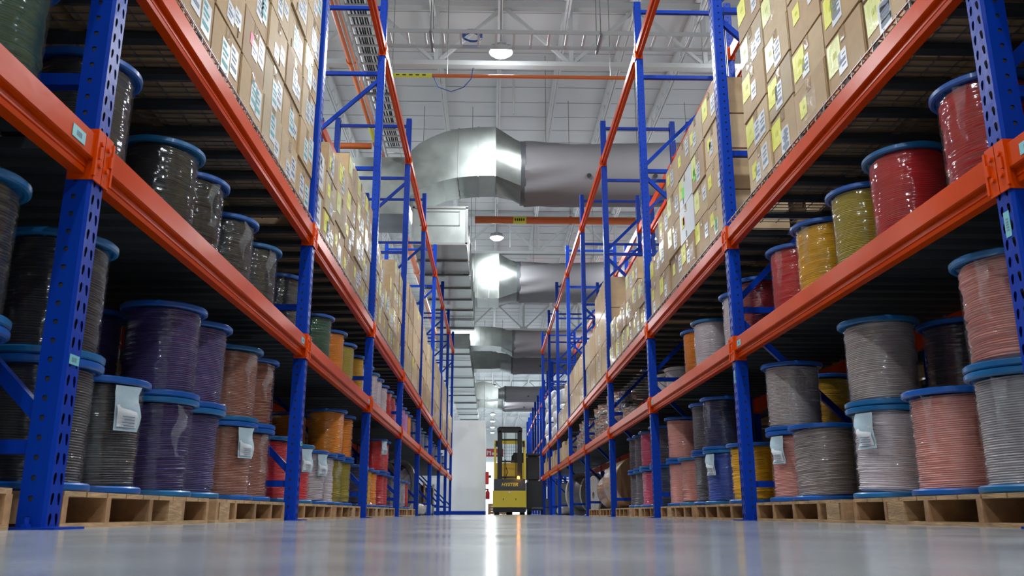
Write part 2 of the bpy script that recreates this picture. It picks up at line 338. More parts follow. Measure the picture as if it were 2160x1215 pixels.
def frame_meshes(D, alt):
    out = []
    for z in HZ:
        b = B(); b.box(PD-0.01, D-PD+0.01, -PW/2-0.018, -PW/2+0.018, z-0.018, z+0.018); out.append(('horizontal_brace', b.mesh('horizontal_brace', M['blue'])))
    for i in range(4):
        lo, hi = HZ[i]+0.07, HZ[i+1]-0.07; f = (i % 2 == 0) == alt
        b = B(); b.bar((PD-0.012, -PW/2, lo if f else hi), (D-PD+0.012, -PW/2, hi if f else lo), 0.036, 0.030, up=(0,1,0)); out.append(('diagonal_brace', b.mesh('diagonal_brace', M['blue'])))
    return out
FM = {('left', 0): frame_meshes(DL, True), ('right', 0): frame_meshes(DR, False)}
def upright(side, X, s, D, k, label):
    """s=+1: rack extends to +X (right side), s=-1 mirrored"""
    y = Y0 + P*k
    t = thing('upright_frame', label, 'rack frame', (X, y, 0), 0, 'upright frames of the pallet racks')
    if s > 0: r, oy = 0.0, 0.0
    else: r, oy = PI, -PW
    base = (0, oy, 0)
    ob('front_post', ME_POST, t, base, r); ob('base_plate', ME_PLATE, t, base, r)
    rr = PI - r; oy2 = -PW if rr else 0.0
    ob('rear_post', ME_POST, t, (s*D, (-PW - oy), 0), rr); ob('base_plate', ME_PLATE, t, (s*D, (-PW - oy), 0), rr)
    for nm, me in FM[(side, 0)]:
        ob(nm, me, t, base, r)
    return t
b = B(); b.box(-0.0012, 0, -0.066, -0.014, 0, 0.026, 0)
for q in range(4): b.box(-0.0017, -0.0012, -0.05+q*0.007, -0.046+q*0.007, 0.007, 0.019, 1)
ME_PTAG = b.mesh('post_tag', [M['tag'], M['labeltxt']])
b = B(); b.box(-0.0012, 0, -0.055, -0.029, 0, 0.075, 0)
for q in range(5): b.box(-0.0017, -0.0012, -0.048, -0.036, 0.018+q*0.008, 0.022+q*0.008, 1)
ME_PTAG2 = b.mesh('post_tag', [M['tag'], M['labeltxt']])
for k in range(9):
    for side, X, s, D in (('left', XL, -1, DL), ('right', XR, 1, DR)):
        fr = upright(side, X, s, D, k, 'blue perforated rack frame, %s from the viewer in the %s rack' % (ordn(k), side))
        if k < 5: ob('post_tag', ME_PTAG if side == 'left' else ME_PTAG2, fr, (-s*0.0006, 0 if s > 0 else -PW, 0.42 if side == 'left' else 0.80), 0 if s > 0 else PI)

# beams --------------------------------------------------------------
def rail_mesh(L, h=0.118):
    """rail along +Y from 0 to L, aisle face at x=0, body to +x"""
    b = B(); sec = [(0.020, 0.0), (0.055, 0.0), (0.055, h), (0.004, h), (0.0, h-0.004), (0.0, 0.046), (0.004, 0.042), (0.018, 0.041), (0.018, 0.020), (0.022, 0.017), (0.018, 0.014)]
    b.prism(sec, 'y', 0, L); return b.mesh('rail', M['orange'])
RL = P - PW
ME_RAIL = rail_mesh(RL - 0.008); ME_RAIL0 = rail_mesh(2.72)
def clip_mesh(sg):
    """connector at a post whose bay lies toward sg*Y; origin at the post side face"""
    b = B(); z0, z1 = -0.014, 0.136
    b.box(-0.006, 0.066, 0, sg*0.005, z0, z1)                   # plate against the side of the post
    b.box(-0.008, -0.003, -sg*0.039, sg*0.005, z0, z1)            # wraps over the aisle face
    b.box(-0.012, -0.003, sg*0.002, sg*0.012, z0+0.01, z1-0.01)
    b.tube([(-0.008, -sg*0.02, 0.035), (-0.014, -sg*0.02, 0.035)], 0.008, 8); b.tube([(-0.008, -sg*0.02, 0.10), (-0.014, -sg*0.02, 0.10)], 0.008, 8)
    b.box(-0.016, -0.006, -sg*0.012, -sg*0.002, 0.05, 0.085)
    return b.mesh('end_connector', M['orange_clip'])
CLIP = {1: clip_mesh(1), -1: clip_mesh(-1)}
b = B(); b.box(-0.0015, 0, 0, 0.07, 0, 0.034, 0)
for q in range(5): b.box(-0.002, -0.0015, 0.022+q*0.006, 0.026+q*0.006, 0.010, 0.024, 1)
ME_TAG = b.mesh('location_tag', [M['tag'], M['labeltxt']])
# mirrored versions for faces that look the other way
def mirx(me, name):
    m2 = me.copy(); m2.name = name
    for v in m2.vertices: v.co.x = -v.co.x
    m2.flip_normals(); return m2
ME_RAIL_M, ME_RAIL0_M = mirx(ME_RAIL, 'rail'), mirx(ME_RAIL0, 'rail'); CLIP_M = {q: mirx(CLIP[q], 'end_connector') for q in (1, -1)}; ME_TAG_M = mirx(ME_TAG, 'location_tag')
LV = [('lower', 0.945), ('upper', 1.648), ('top', 4.585)]; RH = 0.118
def beam(X, body, bay, z, label, tagged=True):
    """body=+1: rail body extends toward +X"""
    ya = (Y0 + P*(bay-1)) if bay > 0 else Y0 - P + 0.0
    yb = Y0 + P*bay - PW
    t = thing('shelf_beam', label, 'rack beam', (X, ya, z), 0, 'orange shelf beams of the pallet racks')
    rail, cl, tg = (ME_RAIL, CLIP, ME_TAG) if body > 0 else (ME_RAIL_M, CLIP_M, ME_TAG_M)
    ob('rail', rail, t, (-body*0.004, 0.004, 0))
    ob('end_connector', cl[1], t, (0, 0, 0)); ob('end_connector', cl[-1], t, (0, yb-ya, 0))
    if tagged: ob('location_tag', tg, t, (-body*0.0045, yb-ya-0.14, 0.056))
    return t
for bay in range(0, 9):
    for side, X, s, D in (('left', XL, -1, DL), ('right', XR, 1, DR)):
        for nm, z in LV:
            if nm == 'top' and bay < 2: continue
            beam(X, s, bay, z, 'orange beam on the aisle side of the %s rack, %s level, %s bay' % (side, nm, ordn(bay)), nm == 'lower')
            beam(X + s*D, -s, bay, z, 'orange beam on the rear of the %s rack, %s level, %s bay' % (side, nm, ordn(bay)), False)

# decks ---------------------------------------------------------------
def deck_mesh(D):
    """wire deck resting on the beams: channels across, wire grid, hooked front edge; x 0..D, y 0..L"""
    b = B(); L = RL - 0.03; W = D - 0.02
    y = 0.03
    while y < L-0.03:
        b.box(0.004, W, y, y+0.05, 0.002, 0.028, 0); y += 0.27
    y = 0.0
    while y <= L:
        b.box(0.0, W, y, y+0.005, 0.028, 0.033, 1)
        if round(y/0.05) % 2 == 0: b.box(-0.005, -0.001, y, y+0.004, -0.006, 0.042, 1)
        y += 0.05
    for i in range(11):
        x = 0.002 + (W-0.01)*i/10; b.box(x, x+0.005, 0, L, 0.033, 0.037, 1)
    b.box(-0.006, -0.002, 0, L, 0.028, 0.032, 1)
    return b.mesh('wire_deck', [M['darkdeck'], M['wire']])
def panel_mesh(D):
    """ribbed steel panels resting on the beams"""
    b = B(); L = RL - 0.03; y = 0.0; poly = []; top = 0.036
    while y < L-0.14:
        poly += [(y, 0.0), (y+0.05, 0.0), (y+0.065, 0.022), (y+0.125, 0.022)]; y += 0.14
    poly += [(y, 0.0), (L, 0.0), (L, top), (0.0, top)]
    n = len(poly)
    vs = [(x, p, q) for x in (0.056, D-0.056) for p, q in poly]
    m = n-2
    fs = [(i, i+1, n+i+1, n+i) for i in range(m-1)] + [(m-1, m, n+m, n+m-1), (m, m+1, n+m+1, n+m), (m+1, 0, n, n+m+1)]
    b.add(vs, fs); b.add(vs, [tuple(range(n)), tuple(range(2*n-1, n-1, -1))])
    return b.mesh('panel_deck', [M['darkdeck']])
MD = {'right': deck_mesh(DR)}; MDM = mirx(deck_mesh(DL), 'wire_deck')
MP = {'right': panel_mesh(DR)}; MPM = mirx(panel_mesh(DL), 'panel_deck')
for bay in range(0, 9):
    ya = Y0 + P*(bay-1) + 0.012
    zl, zu = LV[0][1] + RH + 0.001, LV[1][1] + RH + 0.001
    tag(ob('panel_deck', MPM, None, (XL, ya, zl)), 'dark ribbed steel deck of the left rack lower shelf, %s bay' % ordn(bay), 'shelf deck', 'steel decks of the lower shelves')
    tag(ob('panel_deck', MP['right'], None, (XR, ya, zl)), 'dark ribbed steel deck of the right rack lower shelf, %s bay' % ordn(bay), 'shelf deck', 'steel decks of the lower shelves')
    tag(ob('wire_deck', MDM, None, (XL-0.006, ya, zu)), 'wire mesh deck under cartons of the left rack upper shelf, %s bay' % ordn(bay), 'shelf deck', 'wire decks')
    tag(ob('wire_deck', MD['right'], None, (XR+0.006, ya, zu)), 'wire mesh deck under cartons of the right rack upper shelf, %s bay' % ordn(bay), 'shelf deck', 'wire decks')
ZLOW = LV[0][1] + RH + 0.038
ZU = LV[1][1] + RH + 0.040

# pallets --------------------------------------------------------------
PH = 0.098
def pallet_parts(L=1.22, W=0.95, n=5):
    t = B(); N = 9
    for i in range(N):
        a = i*(L/N); t.box(0, W, a+0.004, a+L/N-0.006, PH-0.014, PH)
    s = []
    for i in range(n):
        q = B(); yy = [0.0, 0.27, 0.60, 0.91, L-0.03][i]; wdt = [0.03, 0.03, 0.03, 0.03, 0.03][i]
        q.box(0, W, yy, yy+wdt, 0.013, PH-0.014); s.append(q.mesh('stringer', M['woodd']))
    d = B()
    for a, c in ((0, 0.11), (0.28, 0.39), (0.56, 0.67), (0.84, 0.95)): d.box(a, c, 0, L, 0, 0.013)
    return t.mesh('top_boards', M['wood']), s, d.mesh('bottom_boards', M['wood'])
PT, PS, PB = pallet_parts()
def pallet_block():
    q = B(); q.box(0, 0.09, 0, 0.14, 0, PH-0.027); return q.mesh('end_block', M['wood'])
PBK = pallet_block()
def pallet(x, y, z, s, label, grp, blocks=(0.78,)):
    t = thing('wooden_pallet', label, 'pallet', (x, y, z), 0, grp)
    ox = 0 if s > 0 else -0.95
    ob('top_boards', PT, t, (ox, 0, 0)); ob('bottom_boards', PB, t, (ox, 0, 0))
    for m in PS: ob('stringer', m, t, (ox, 0, 0))
    for q in blocks: ob('end_block', PBK, t, (0.0 if s > 0 else -0.09, q, 0.013))
    return t
def stagger(s, bay, i): return (R_.random()-0.5)*0.03
for bay in range(0, 9):
    for i in range(2):
        if (bay >= 5): continue
        y = Y0 + P*(bay-1) + 0.07 + i*1.33
        for side, X, s in (('left', XL-0.03, -1), ('right', XR+0.03, 1)):
            if side == 'right' and bay >= 4 : continue
            which = 'nearer' if i == 0 else 'farther'
            pallet(X - s*R_.random()*0.0 + s*0.01*R_.random(), y, 0, s, 'pale wooden pallet on the floor, %s one in %s bay of %s rack' % (which, ordn(bay), side), 'pallets on the floor under the racks', blocks=((0.78,) if (bay+i) % 2 else (0.05,) if bay % 2 else ()))

# ------------------------------------------------------------------ cable spools
SH = 0.383; FR = 0.172; BR = 0.142
def flange_mesh(mt):
    b = B(); b.lathe([(0.028, 0.0), (FR-0.006, 0.0), (FR, 0.005), (FR, 0.019), (FR-0.006, 0.024), (FR-0.016, 0.024), (FR-0.022, 0.018), (0.06, 0.018), (0.055, 0.024), (0.028, 0.024), (0.028, 0.0)], 48)
    for q in range(8):
        a = q*PI/4; b.bar((0.05*math.cos(a), 0.05*math.sin(a), 0.019), ((FR-0.02)*math.cos(a), (FR-0.02)*math.sin(a), 0.019), 0.008, 0.006)
    return b.mesh('flange', mt)
FL = [flange_mesh(M['flange']), flange_mesh(M['flange2'])]
def winding(seed, rough):
    r = random.Random(seed); b = B(); T = 44; z0, z1 = 0.022, SH-0.022; h = (z1-z0)/T
    prof = [(0.06, z0)]; amp = []
    for i in range(T):
        rad = BR + r.uniform(-0.0016, 0.0016)*rough + 0.0018*math.sin(i*0.55+seed)*rough*0.5
        if i in (0, T-1): rad -= 0.004
        for t, d in ((0.04, -0.0042), (0.28, -0.0009), (0.5, 0.0), (0.72, -0.0009)):
            prof.append((rad + d*(0.6+0.7*rough*0.6), z0 + (i+t)*h)); amp.append(i)
    prof.append((0.06, z1))
    ph = [r.uniform(0, 6.28) for _ in range(T+2)]; am = [r.uniform(0, 0.45)*rough for _ in range(T+2)]
    wr = [r.uniform(0, 6.28) for _ in range(6)]
    def fn(j, a, rr, z):
        if rr < 0.1: return rr, z
        i = (j-1)//4
        return rr + 0.0009*rough*math.sin(3*a+ph[i]) + 0.0006*rough*math.sin(7*a+ph[i+1]) + 0.0012*rough*math.sin(2*a+wr[0]+z*9), z + h*am[i]*math.sin(a*2+ph[i])*0.35 + h*1.0*math.sin(a+wr[1])*rough*0.6
    b.lathe(prof, 48, fn=fn); return b
WB = [winding(i, rg) for i, rg in enumerate((1.3, 1.9, 1.0, 2.4, 1.6))]
WM = {}
def wmesh(v, col):
    if (v, col) not in WM: WM[(v, col)] = WB[v].mesh('cable_winding', CM[col])
    return WM[(v, col)]
# crumpled film tail and the document sleeve that hangs from some spools
def sleeve_mesh():
    b = B(); n = 6
    vs = []; w2, hh = 0.045, 0.15
    for j in range(n+1):
        for i in (0, 1, 2):
            z = -hh*j/n; vs.append((0.006*math.sin(j*1.3+i)+0.004*i, (i-1)*w2 + 0.006*math.sin(j), z))
    b.add(vs, [(j*3+i, j*3+i+1, (j+1)*3+i+1, (j+1)*3+i) for j in range(n) for i in range(2)], 0, True)
    vs2 = [(x-0.004, y*0.8, z*0.55-0.055) for x, y, z in vs]
    b.add(vs2, [(j*3+i, j*3+i+1, (j+1)*3+i+1, (j+1)*3+i) for j in range(n) for i in range(2)], 1, True)
    for q in range(4): b.box(-0.006, -0.0052, -0.026, 0.020-0.006*(q % 2), -0.105-q*0.010, -0.102-q*0.010, 2)
    return b.mesh('document_sleeve', [M['paper'], M['label'], M['labeltxt']])
ME_SLV = sleeve_mesh()
def tail_mesh(seed):
    r = random.Random(seed); b = B(); n = 9; vs = []
    for j in range(n+1):
        for i in range(4):
            vs.append((0.010*math.sin(j*0.9+i*1.7+seed)+r.uniform(-.004,.004), (i-1.5)*0.018*(1+0.5*math.sin(j*0.5+seed)) + 0.012*math.sin(j*0.7+seed), -0.20*j/n + r.uniform(-.004, .004)))
    b.add(vs, [(j*4+i, j*4+i+1, (j+1)*4+i+1, (j+1)*4+i) for j in range(n) for i in range(3)], 0, True)
    return b.mesh('film_tail', M['clearfilm'])
ME_TAIL = [tail_mesh(q) for q in range(3)]
SPOOLS = 0
def wrap_mesh(seed):
    r = random.Random(seed); b = B(); z0, z1 = 0.021, SH-0.021; z = z0; prof = []; k = 0
    while z < z1:
        prof.append((BR + 0.0062 + (0.0008 if k % 2 else -0.0008)*r.uniform(0.3, 1.4), z)); z += r.uniform(0.0045, 0.0085); k += 1
    prof.append((BR+0.004, z1)); ph = [r.uniform(0, 6.28) for _ in range(len(prof)+2)]; w0 = r.uniform(0, 6.28)
    b.lathe(prof, 64, fn=lambda j, a, rr, zz: (rr + 0.0007*math.sin(3*a+ph[j]) + 0.0005*math.sin(8*a+ph[j//3]) + 0.0006*math.sin(14*a + zz*40 + w0), zz + (0.004*math.sin(a+w0) + 0.0015*math.sin(4*a+ph[j//4]))*(0 < j < len(prof)-1)))
    me = b.mesh('stretch_film', M['wrapfilm']); return me
ME_WRAP = [wrap_mesh(q) for q in range(4)]
def spool(x, y, z, col, label, grp, s, flap=None, yaw=None):
    global SPOOLS
    SPOOLS += 1
    t = thing('cable_spool', label, 'cable spool', (x, y, z), 0, grp)
    v = R_.randrange(5); rz = R_.random()*6.28 if yaw is None else yaw
    f = FL[0 if R_.random() < 0.7 else 1]
    ob('bottom_flange', f, t, (0, 0, 0), rz); ob('cable_winding', wmesh(v, col), t, (0, 0, 0), rz)
    ob('top_flange', f, t, (0, 0, SH), rot=(PI, 0, rz)); ob('stretch_film', ME_WRAP[(SPOOLS*7) % 4], t, (0, 0, 0), rz*1.7)
    # side of the spool that faces the aisle and the viewer
    if flap:
        a = (PI + 0.55) if s > 0 else -0.55
        if flap == 'sleeve':
            o = ob('document_sleeve', ME_SLV, t, ((FR+0.004)*math.cos(a), (FR+0.004)*math.sin(a), SH-0.03), a + PI if True else 0)
        else:
            o = ob('film_tail', ME_TAIL[R_.randrange(3)], t, ((BR+0.018)*math.cos(a), (BR+0.018)*math.sin(a), SH-0.03), a, (1, 0.6, 1))
    return t
XSL, XSR = -1.19-0.18, 1.55+0.18
PLACED = {}
def row(side, level, z, items, grp, deep=False, on=None):
    """items: (Y, colour[, extra]); keeps clearance along the row and clear of the frame braces; on: row it stands on"""
    s = -1 if side == 'left' else 1; last = -99; n = -1; out = []; used = set()
    X = (XSL if s < 0 else XSR) + (s*0.37 if deep else 0)
    for it in items:
        if on:
            c = [q for q in PLACED[on] if q[1] not in used]
            if not c: continue
            x, y = min(c, key=lambda q: abs(q[1]-it[0])); used.add(y)
            if abs(y-it[0]) > 0.4: continue
        else:
            y = max(it[0], last + 0.348)
            for k in range(9):
                c = Y0 + P*k - PW/2
                if abs(y-c) < 0.197: y = c - 0.197 if (y < c and c-0.197 >= last+0.348) else c + 0.197
            x = X + R_.uniform(-0.004, 0.004)
        last = y; n += 1; out.append((x, y))
        spool(x, y, z, it[1], '%s cable spool, %s from the viewer %s' % (it[1], ordn(n), level), grp, s, it[2] if len(it) > 2 else None)
    PLACED[(side, deep, round(z, 2))] = out
zf = PH + 0.003; z2 = zf + SH + 0.002; zs = ZLOW
k1 = 1.04
def sc(L, k=1.045): return [(a[0]*k,) + tuple(a[1:]) for a in L]
KL, KR = ('left', False, round(zf, 2)), ('right', False, round(zf, 2)); KLD, KRD = ('left', True, round(zf, 2)), ('right', True, round(zf, 2))
row('left', 'in the left rack bottom row on pallets', zf, [(1.35,'black'),(1.70,'black'),(2.055,'dark grey'),(2.60,'dark grey'),(2.975,'dark grey','sleeve'),(3.50,'violet','tail'),(3.85,'violet'),(4.42,'brownish pink','sleeve'),(4.77,'brownish pink','tail'),(5.18,'red'),(5.87,'red','sleeve'),(6.43,'white','sleeve'),(6.78,'white'),(7.15,'olive','tail'),(7.60,'olive'),(8.30,'navy'),(8.95,'yellow'),(9.40,'orange'),(10.0,'red'),(10.36,'red'),(10.8,'slate'),(12.0,'pale grey'),(12.5,'pale grey'),(13.0,'red')], 'spools on the floor pallets of the left rack')
row('left', 'in the left rack second tier', z2, [(1.35,'black'),(1.70,'black'),(2.055,'black'),(2.60,'dark grey'),(3.50,'violet'),(3.85,'violet'),(4.42,'brownish pink','tail'),(4.77,'brownish pink','tail'),(7.15,'orange','tail'),(7.60,'orange'),(10.02,'red','sleeve'),(10.37,'red')], 'spools stacked in the second tier of the left rack', on=KL)
row('left', 'along the lower shelf of the left rack', zs, [(1.70,'dark green'),(2.06,'dark green'),(2.62,'dark grey'),(3.28,'black'),(3.63,'black','tail'),(4.16,'dark grey','tail'),(4.64,'dark grey','tail'),(5.0,'dark grey'),(6.35,'dark green'),(6.93,'orange'),(7.46,'olive'),(7.98,'yellow'),(8.62,'white'),(9.08,'white'),(9.47,'white'),(9.98,'white'),(10.45,'red','tail'),(10.84,'red'),(11.6,'lilac'),(12.1,'lilac'),(12.62,'lilac'),(13.1,'orange'),(13.5,'navy'),(14.3,'steel blue'),(15.1,'steel blue'),(15.8,'steel blue'),(16.6,'steel blue'),(17.3,'pale grey'),(18.0,'pale grey'),(18.8,'steel blue'),(19.6,'slate'),(20.6,'sea green'),(21.5,'sea green'),(22.6,'steel blue'),(23.6,'steel blue')], 'spools on the lower shelf of the left rack')
row('right', 'in the right rack bottom row on pallets', zf, [(1.60,'pale grey'),(2.02,'pale grey'),(2.70,'pale grey','tail'),(3.15,'pink','tail'),(3.69,'white','sleeve'),(4.44,'beige'),(4.82,'pink','sleeve'),(5.66,'yellow'),(6.30,'blue','sleeve'),(6.66,'slate','tail'),(7.15,'pink'),(7.70,'pink'),(8.46,'steel blue'),(9.02,'magenta','tail'),(9.45,'slate'),(9.80,'slate')], 'spools on the floor pallets of the right rack')
row('right', 'in the right rack second tier', z2, [(1.70,'white'),(2.30,'pink'),(2.68,'pink','tail'),(3.69,'beige'),(4.80,'beige'),(6.36,'navy','tail'),(6.71,'slate'),(7.70,'pink'),(8.46,'slate'),(9.02,'magenta'),(9.42,'slate'),(9.77,'slate')], 'spools stacked in the second tier of the right rack', on=KR)
row('right', 'along the lower shelf of the right rack', zs, [(1.70,'dark red'),(2.12,'dark red'),(2.68,'red','tail'),(3.26,'red'),(3.68,'olive'),(4.15,'yellow','tail'),(4.57,'red','tail'),(4.97,'dark red'),(5.60,'white','tail'),(6.45,'white'),(6.82,'orange')], 'spools on the lower shelf of the right rack')
row('right', 'in the right back row on pallets', zf, [(2.30,'slate'),(3.00,'yellow'),(3.7,'slate'),(4.6,'slate'),(5.25,'yellow'),(5.62,'yellow'),(6.1,'yellow')], 'back row spools of the right rack', True)
row('right', 'in the right back row, second tier', z2, [(2.6,'slate'),(3.05,'dark grey'),(3.6,'slate'),(5.25,'yellow'),(5.62,'yellow')], 'back row spools of the right rack', True, on=KRD)
row('left', 'in the left back row on pallets', zf, [(2.4,'black'),(3.0,'black'),(3.6,'black'),(4.2,'black'),(4.8,'slate'),(5.35,'red'),(6.3,'slate'),(7.4,'orange')], 'back row spools of the left rack', True)
row('left', 'in the left back row, second tier', z2, [(2.4,'black'),(3.0,'black'),(3.6,'violet'),(5.0,'beige'),(5.4,'slate'),(7.2,'orange')], 'back row spools of the left rack', True, on=KLD)
row('left', 'in the left shelf back row', zs, [(1.9,'black'),(2.5,'black'),(3.1,'black'),(3.8,'black'),(4.6,'black')], 'back row spools of the left rack', True)
row('right', 'in the right shelf back row', zs, [(2.2,'dark red'),(2.9,'dark red'),(5.4,'pale grey'),(5.8,'pale grey')], 'back row spools of the right rack', True)
print('spools', SPOOLS)
# ------------------------------------------------------------------ cartons
def carton_mesh(mt):
    """unit carton: x 0..1 (depth, front face at x=0), y 0..1, z 0..1; flap seam on top, slight edge rounding"""
    b = B(); b.box(0, 1, 0, 1, 0, 1, 0); return b.mesh('carton_body', [mt], bevel=0.012)
CWHITE = carton_mesh(M['label'])
CB = [carton_mesh(M['card%d' % i]) for i in range(4)]
def sheet(w, h, mt, marks, mt2, tilt=0.0):
    """label on a face x=0 looking toward -x; y 0..w, z 0..h"""
    b = B(); b.box(-0.0012, 0, 0, w, 0, h, 0)
    for (a, c, d, e) in marks: b.box(-0.0018, -0.0012, a*w, c*w, d*h, e*h, 1)
    return b.mesh('label', [mt, mt2])
LM1 = [(0.1,0.55,0.8,0.9),(0.1,0.8,0.62,0.7),(0.15,0.7,0.48,0.54),(0.1,0.85,0.2,0.34)]
LM2 = [(0.12,0.85,0.45,0.60),(0.12,0.6,0.25,0.32),(0.12,0.5,0.75,0.8)]
LM3 = [(0.3,0.33,0.4,0.6),(0.38,0.40,0.42,0.62),(0.46,0.5,0.42,0.6),(0.56,0.58,0.42,0.58)]
S_WR = [sheet(0.10, 0.135, M['label'], LM1, M['labeltxt']), sheet(0.085, 0.10, M['label'], LM2, M['labeltxt'])]
S_WH = [sheet(0.10, 0.135, M['label'], LM1, M['labeltxt']), sheet(0.09, 0.085, M['label'], LM2, M['labeltxt']), sheet(0.10, 0.145, M['label'], LM1, M['labelteal'])]
S_YE = [sheet(0.14, 0.14, M['yel'], LM3, M['yeltxt']), sheet(0.135, 0.15, M['yelp'], LM3, M['yeltxt']), sheet(0.085, 0.09, M['yel'], LM3, M['yeltxt'])]
S_OT = [sheet(0.05, 0.07, M['redst'], [], M['ink']), sheet(0.06, 0.09, M['green_st'], [], M['ink']), sheet(0.05, 0.06, M['pinkst'], [], M['ink'])]
S_BIG = sheet(0.20, 0.24, M['label'], LM1, M['labeltxt'])
def film_patch(seed):
    r = random.Random(seed); b = B(); n = 6; vs = []
    for j in range(n+1):
        for i in range(n+1): vs.append((-0.003 - r.random()*0.004, i*0.16/n, j*0.13/n))
    b.add(vs, [(j*7+i, j*7+i+1, (j+1)*7+i+1, (j+1)*7+i) for j in range(n) for i in range(n)], 0, True); return b.mesh('stretch_film', M['clearfilm'])
S_FI = [film_patch(1), film_patch(2)]
tb = B(); tb.box(-0.0012, 0, 0, 0.05, 0, 0.06); ME_TAPE = tb.mesh('packing_tape', M['tape'])
hb = B(); hb.box(-0.0016, 0, 0, 0.010, 0, 0.05); ME_STAP = hb.mesh('hand_slot', M['cardseam'])
MIR = {}
def mr(me):
    if me not in MIR: MIR[me] = mirx(me, me.name)
    return MIR[me]
NB = 0
def carton(s, X, y, z, w, h, d, desc, label, grp, style, rz=0.0):
    """front face at X looking at the aisle; s=+1 right rack"""
    global NB
    NB += 1
    t = thing('carton', label, 'carton', (X, y + w/2, z), rz, grp)
    ci = R_.choice([0, 0, 1, 2, 2, 3] if style != 'plain' else [0, 1, 2])
    body = CWHITE if style == 'white' else CB[ci]; o = ob('carton_body', body if s > 0 else mr(body), t, (0, -w/2, 0), 0, (d, w, h))
    def put(nm, me, yy, zz, tl=0.0):
        m = me if s > 0 else mr(me)
        ob(nm, m, t, (-s*0.0005, yy - w/2, zz), rot=(tl, 0, 0))
    if style == 'small': return t
    put('packing_tape', ME_TAPE, w/2-0.025, h-0.062)
    for q in desc:
        tl = R_.uniform(-0.05, 0.05)
        if q == 'y': put('yellow_sticker', R_.choice(S_YE), R_.uniform(0.005, 0.08) if s < 0 else w-R_.uniform(0.13, 0.17), h-R_.uniform(0.145, 0.17), tl)
        elif q == 'w': put('shipping_label', R_.choice(S_WH if s < 0 else S_WR), R_.uniform(0.1, max(0.11, w-0.2)), R_.uniform(0.01, max(0.02, h-0.17)), tl)
        elif q == 'W': put('shipping_label', R_.choice(S_WH if s < 0 else S_WR), R_.uniform(0.02, 0.06) if s > 0 else w-0.13, R_.uniform(0.02, h-0.15), tl)
        elif q == 'o': put('coloured_sticker', R_.choice(S_OT), R_.uniform(0.1, w-0.1), R_.uniform(0.05, h-0.12), tl)
        elif q == 'B': put('large_label', S_BIG, w/2-0.1, h*0.08, tl)
        elif q == 'f': put('stretch_film', R_.choice(S_FI), R_.uniform(0.0, max(0.01, w-0.17)), R_.uniform(0.0, max(0.01, h-0.14)), tl)
        elif q == 't': put('tear_mark', ME_STAP, R_.uniform(0.05, w-0.05), 0.02, tl)
    return t
def stack(side, bay, cols, rows_h, words, dens='std', d=0.42, x_in=0.02, jit=0.012):
    s = -1 if side == 'left' else 1; X0 = (XL if s < 0 else XR) + s*x_in
    y = Y0 + P*(bay-1) + 0.018
    for ci, (cw, nrow) in enumerate(cols):
        z = ZU
        for ri in range(nrow):
            h = rows_h[(ri + (ci % 2)*(dens == 'mix')) % len(rows_h)]; wv = cw - R_.uniform(0.008, 0.02)
            if words == 'L1': ds = R_.choice(['wW', 'wWy', 'wWt', 'Ww', 'wWyt', 'wWo', 'wW', 'wwWf'])
            elif words == 'R1': ds = R_.choice(['yw', 'ywW', 'yW', 'yww', 'ywWf', 'yw', 'yf'])
            elif words == 'L2': ds = R_.choice(['ywf', 'yWff', 'yf', 'ywWf', 'ywf'])
            elif words == 'R2': ds = R_.choice(['yw', 'yWf', 'ywf', 'yW', 'ywo'])
            else: ds = R_.choice(['w', 'f', '', 'wf', 'y'])
            look = 'carton with yellow sticker' if 'y' in ds else 'carton with white label' if ('w' in ds or 'W' in ds) else 'plain carton'
            st = words
            if words == 'L2' and ci == 0 and bay == 2: ds = 'B'
            if words == 'R2' and bay == 2 and ci == 2 and ri in (1, 2): ds = 'yot'; st = 'white'
            if ds == 'B': look = 'carton with large white sheet'
            if st == 'white': look = 'white printed carton'
            lab = '%s, %s from near post, %s row up, %s %s upper bay' % (look, ordn(ci), ordn(ri), ordn(bay), side)
            carton(s, X0 + s*(0.001+R_.uniform(0, jit)), y + 0.005, z, wv, h-0.003-R_.random()*0.004, d, ds, lab, 'cartons on the upper shelf of the %s rack' % side, st, R_.uniform(-0.012, 0.012))
            z += h
        y += cw
stack('left', 0, [(0.381, 5)]*7, [0.25], 'L1')
stack('right', 0, [(0.381, 5)]*7, [0.25], 'R1')
stack('left', 1, [(0.381, 7)]*7, [0.252], 'L1')
stack('right', 1, [(0.36, 5), (0.345, 5), (0.385, 5), (0.40, 5), (0.37, 5), (0.42, 5)], [0.27, 0.24, 0.22, 0.28, 0.25], 'R1', 'mix')
stack('left', 2, [(0.36, 2), (0.40, 3), (0.46, 3), (0.44, 4), (0.46, 4), (0.5, 4)], [0.30, 0.25, 0.27, 0.22], 'L2', 'mix', x_in=0.03)
stack('right', 2, [(0.42, 4), (0.40, 4), (0.44, 4), (0.46, 4), (0.42, 3), (0.45, 2)], [0.27, 0.29, 0.25, 0.27], 'R2', 'mix')
stack('left', 3, [(0.44, 3), (0.44, 3), (0.44, 2), (0.44, 3), (0.46, 4), (0.44, 4)], [0.30, 0.27, 0.28], 'L2', 'mix', x_in=0.03)
stack('right', 3, [(0.42, 2), (0.40, 3), (0.44, 3), (0.46, 2), (0.42, 2), (0.45, 2)], [0.24, 0.26, 0.30], 'R2', 'mix')
stack('left', 4, [(0.66, 3), (0.66, 3), (0.66, 3), (0.66, 3)], [0.43], 'F')
stack('right', 4, [(0.66, 3), (0.66, 3), (0.66, 2), (0.66, 2)], [0.43, 0.40, 0.42], 'F')
stack('left', 5, [(0.66, 3), (0.66, 3), (0.66, 2), (0.66, 3)], [0.42], 'F')
stack('right', 5, [(0.88, 2), (0.88, 2), (0.88, 2)], [0.40], 'F')
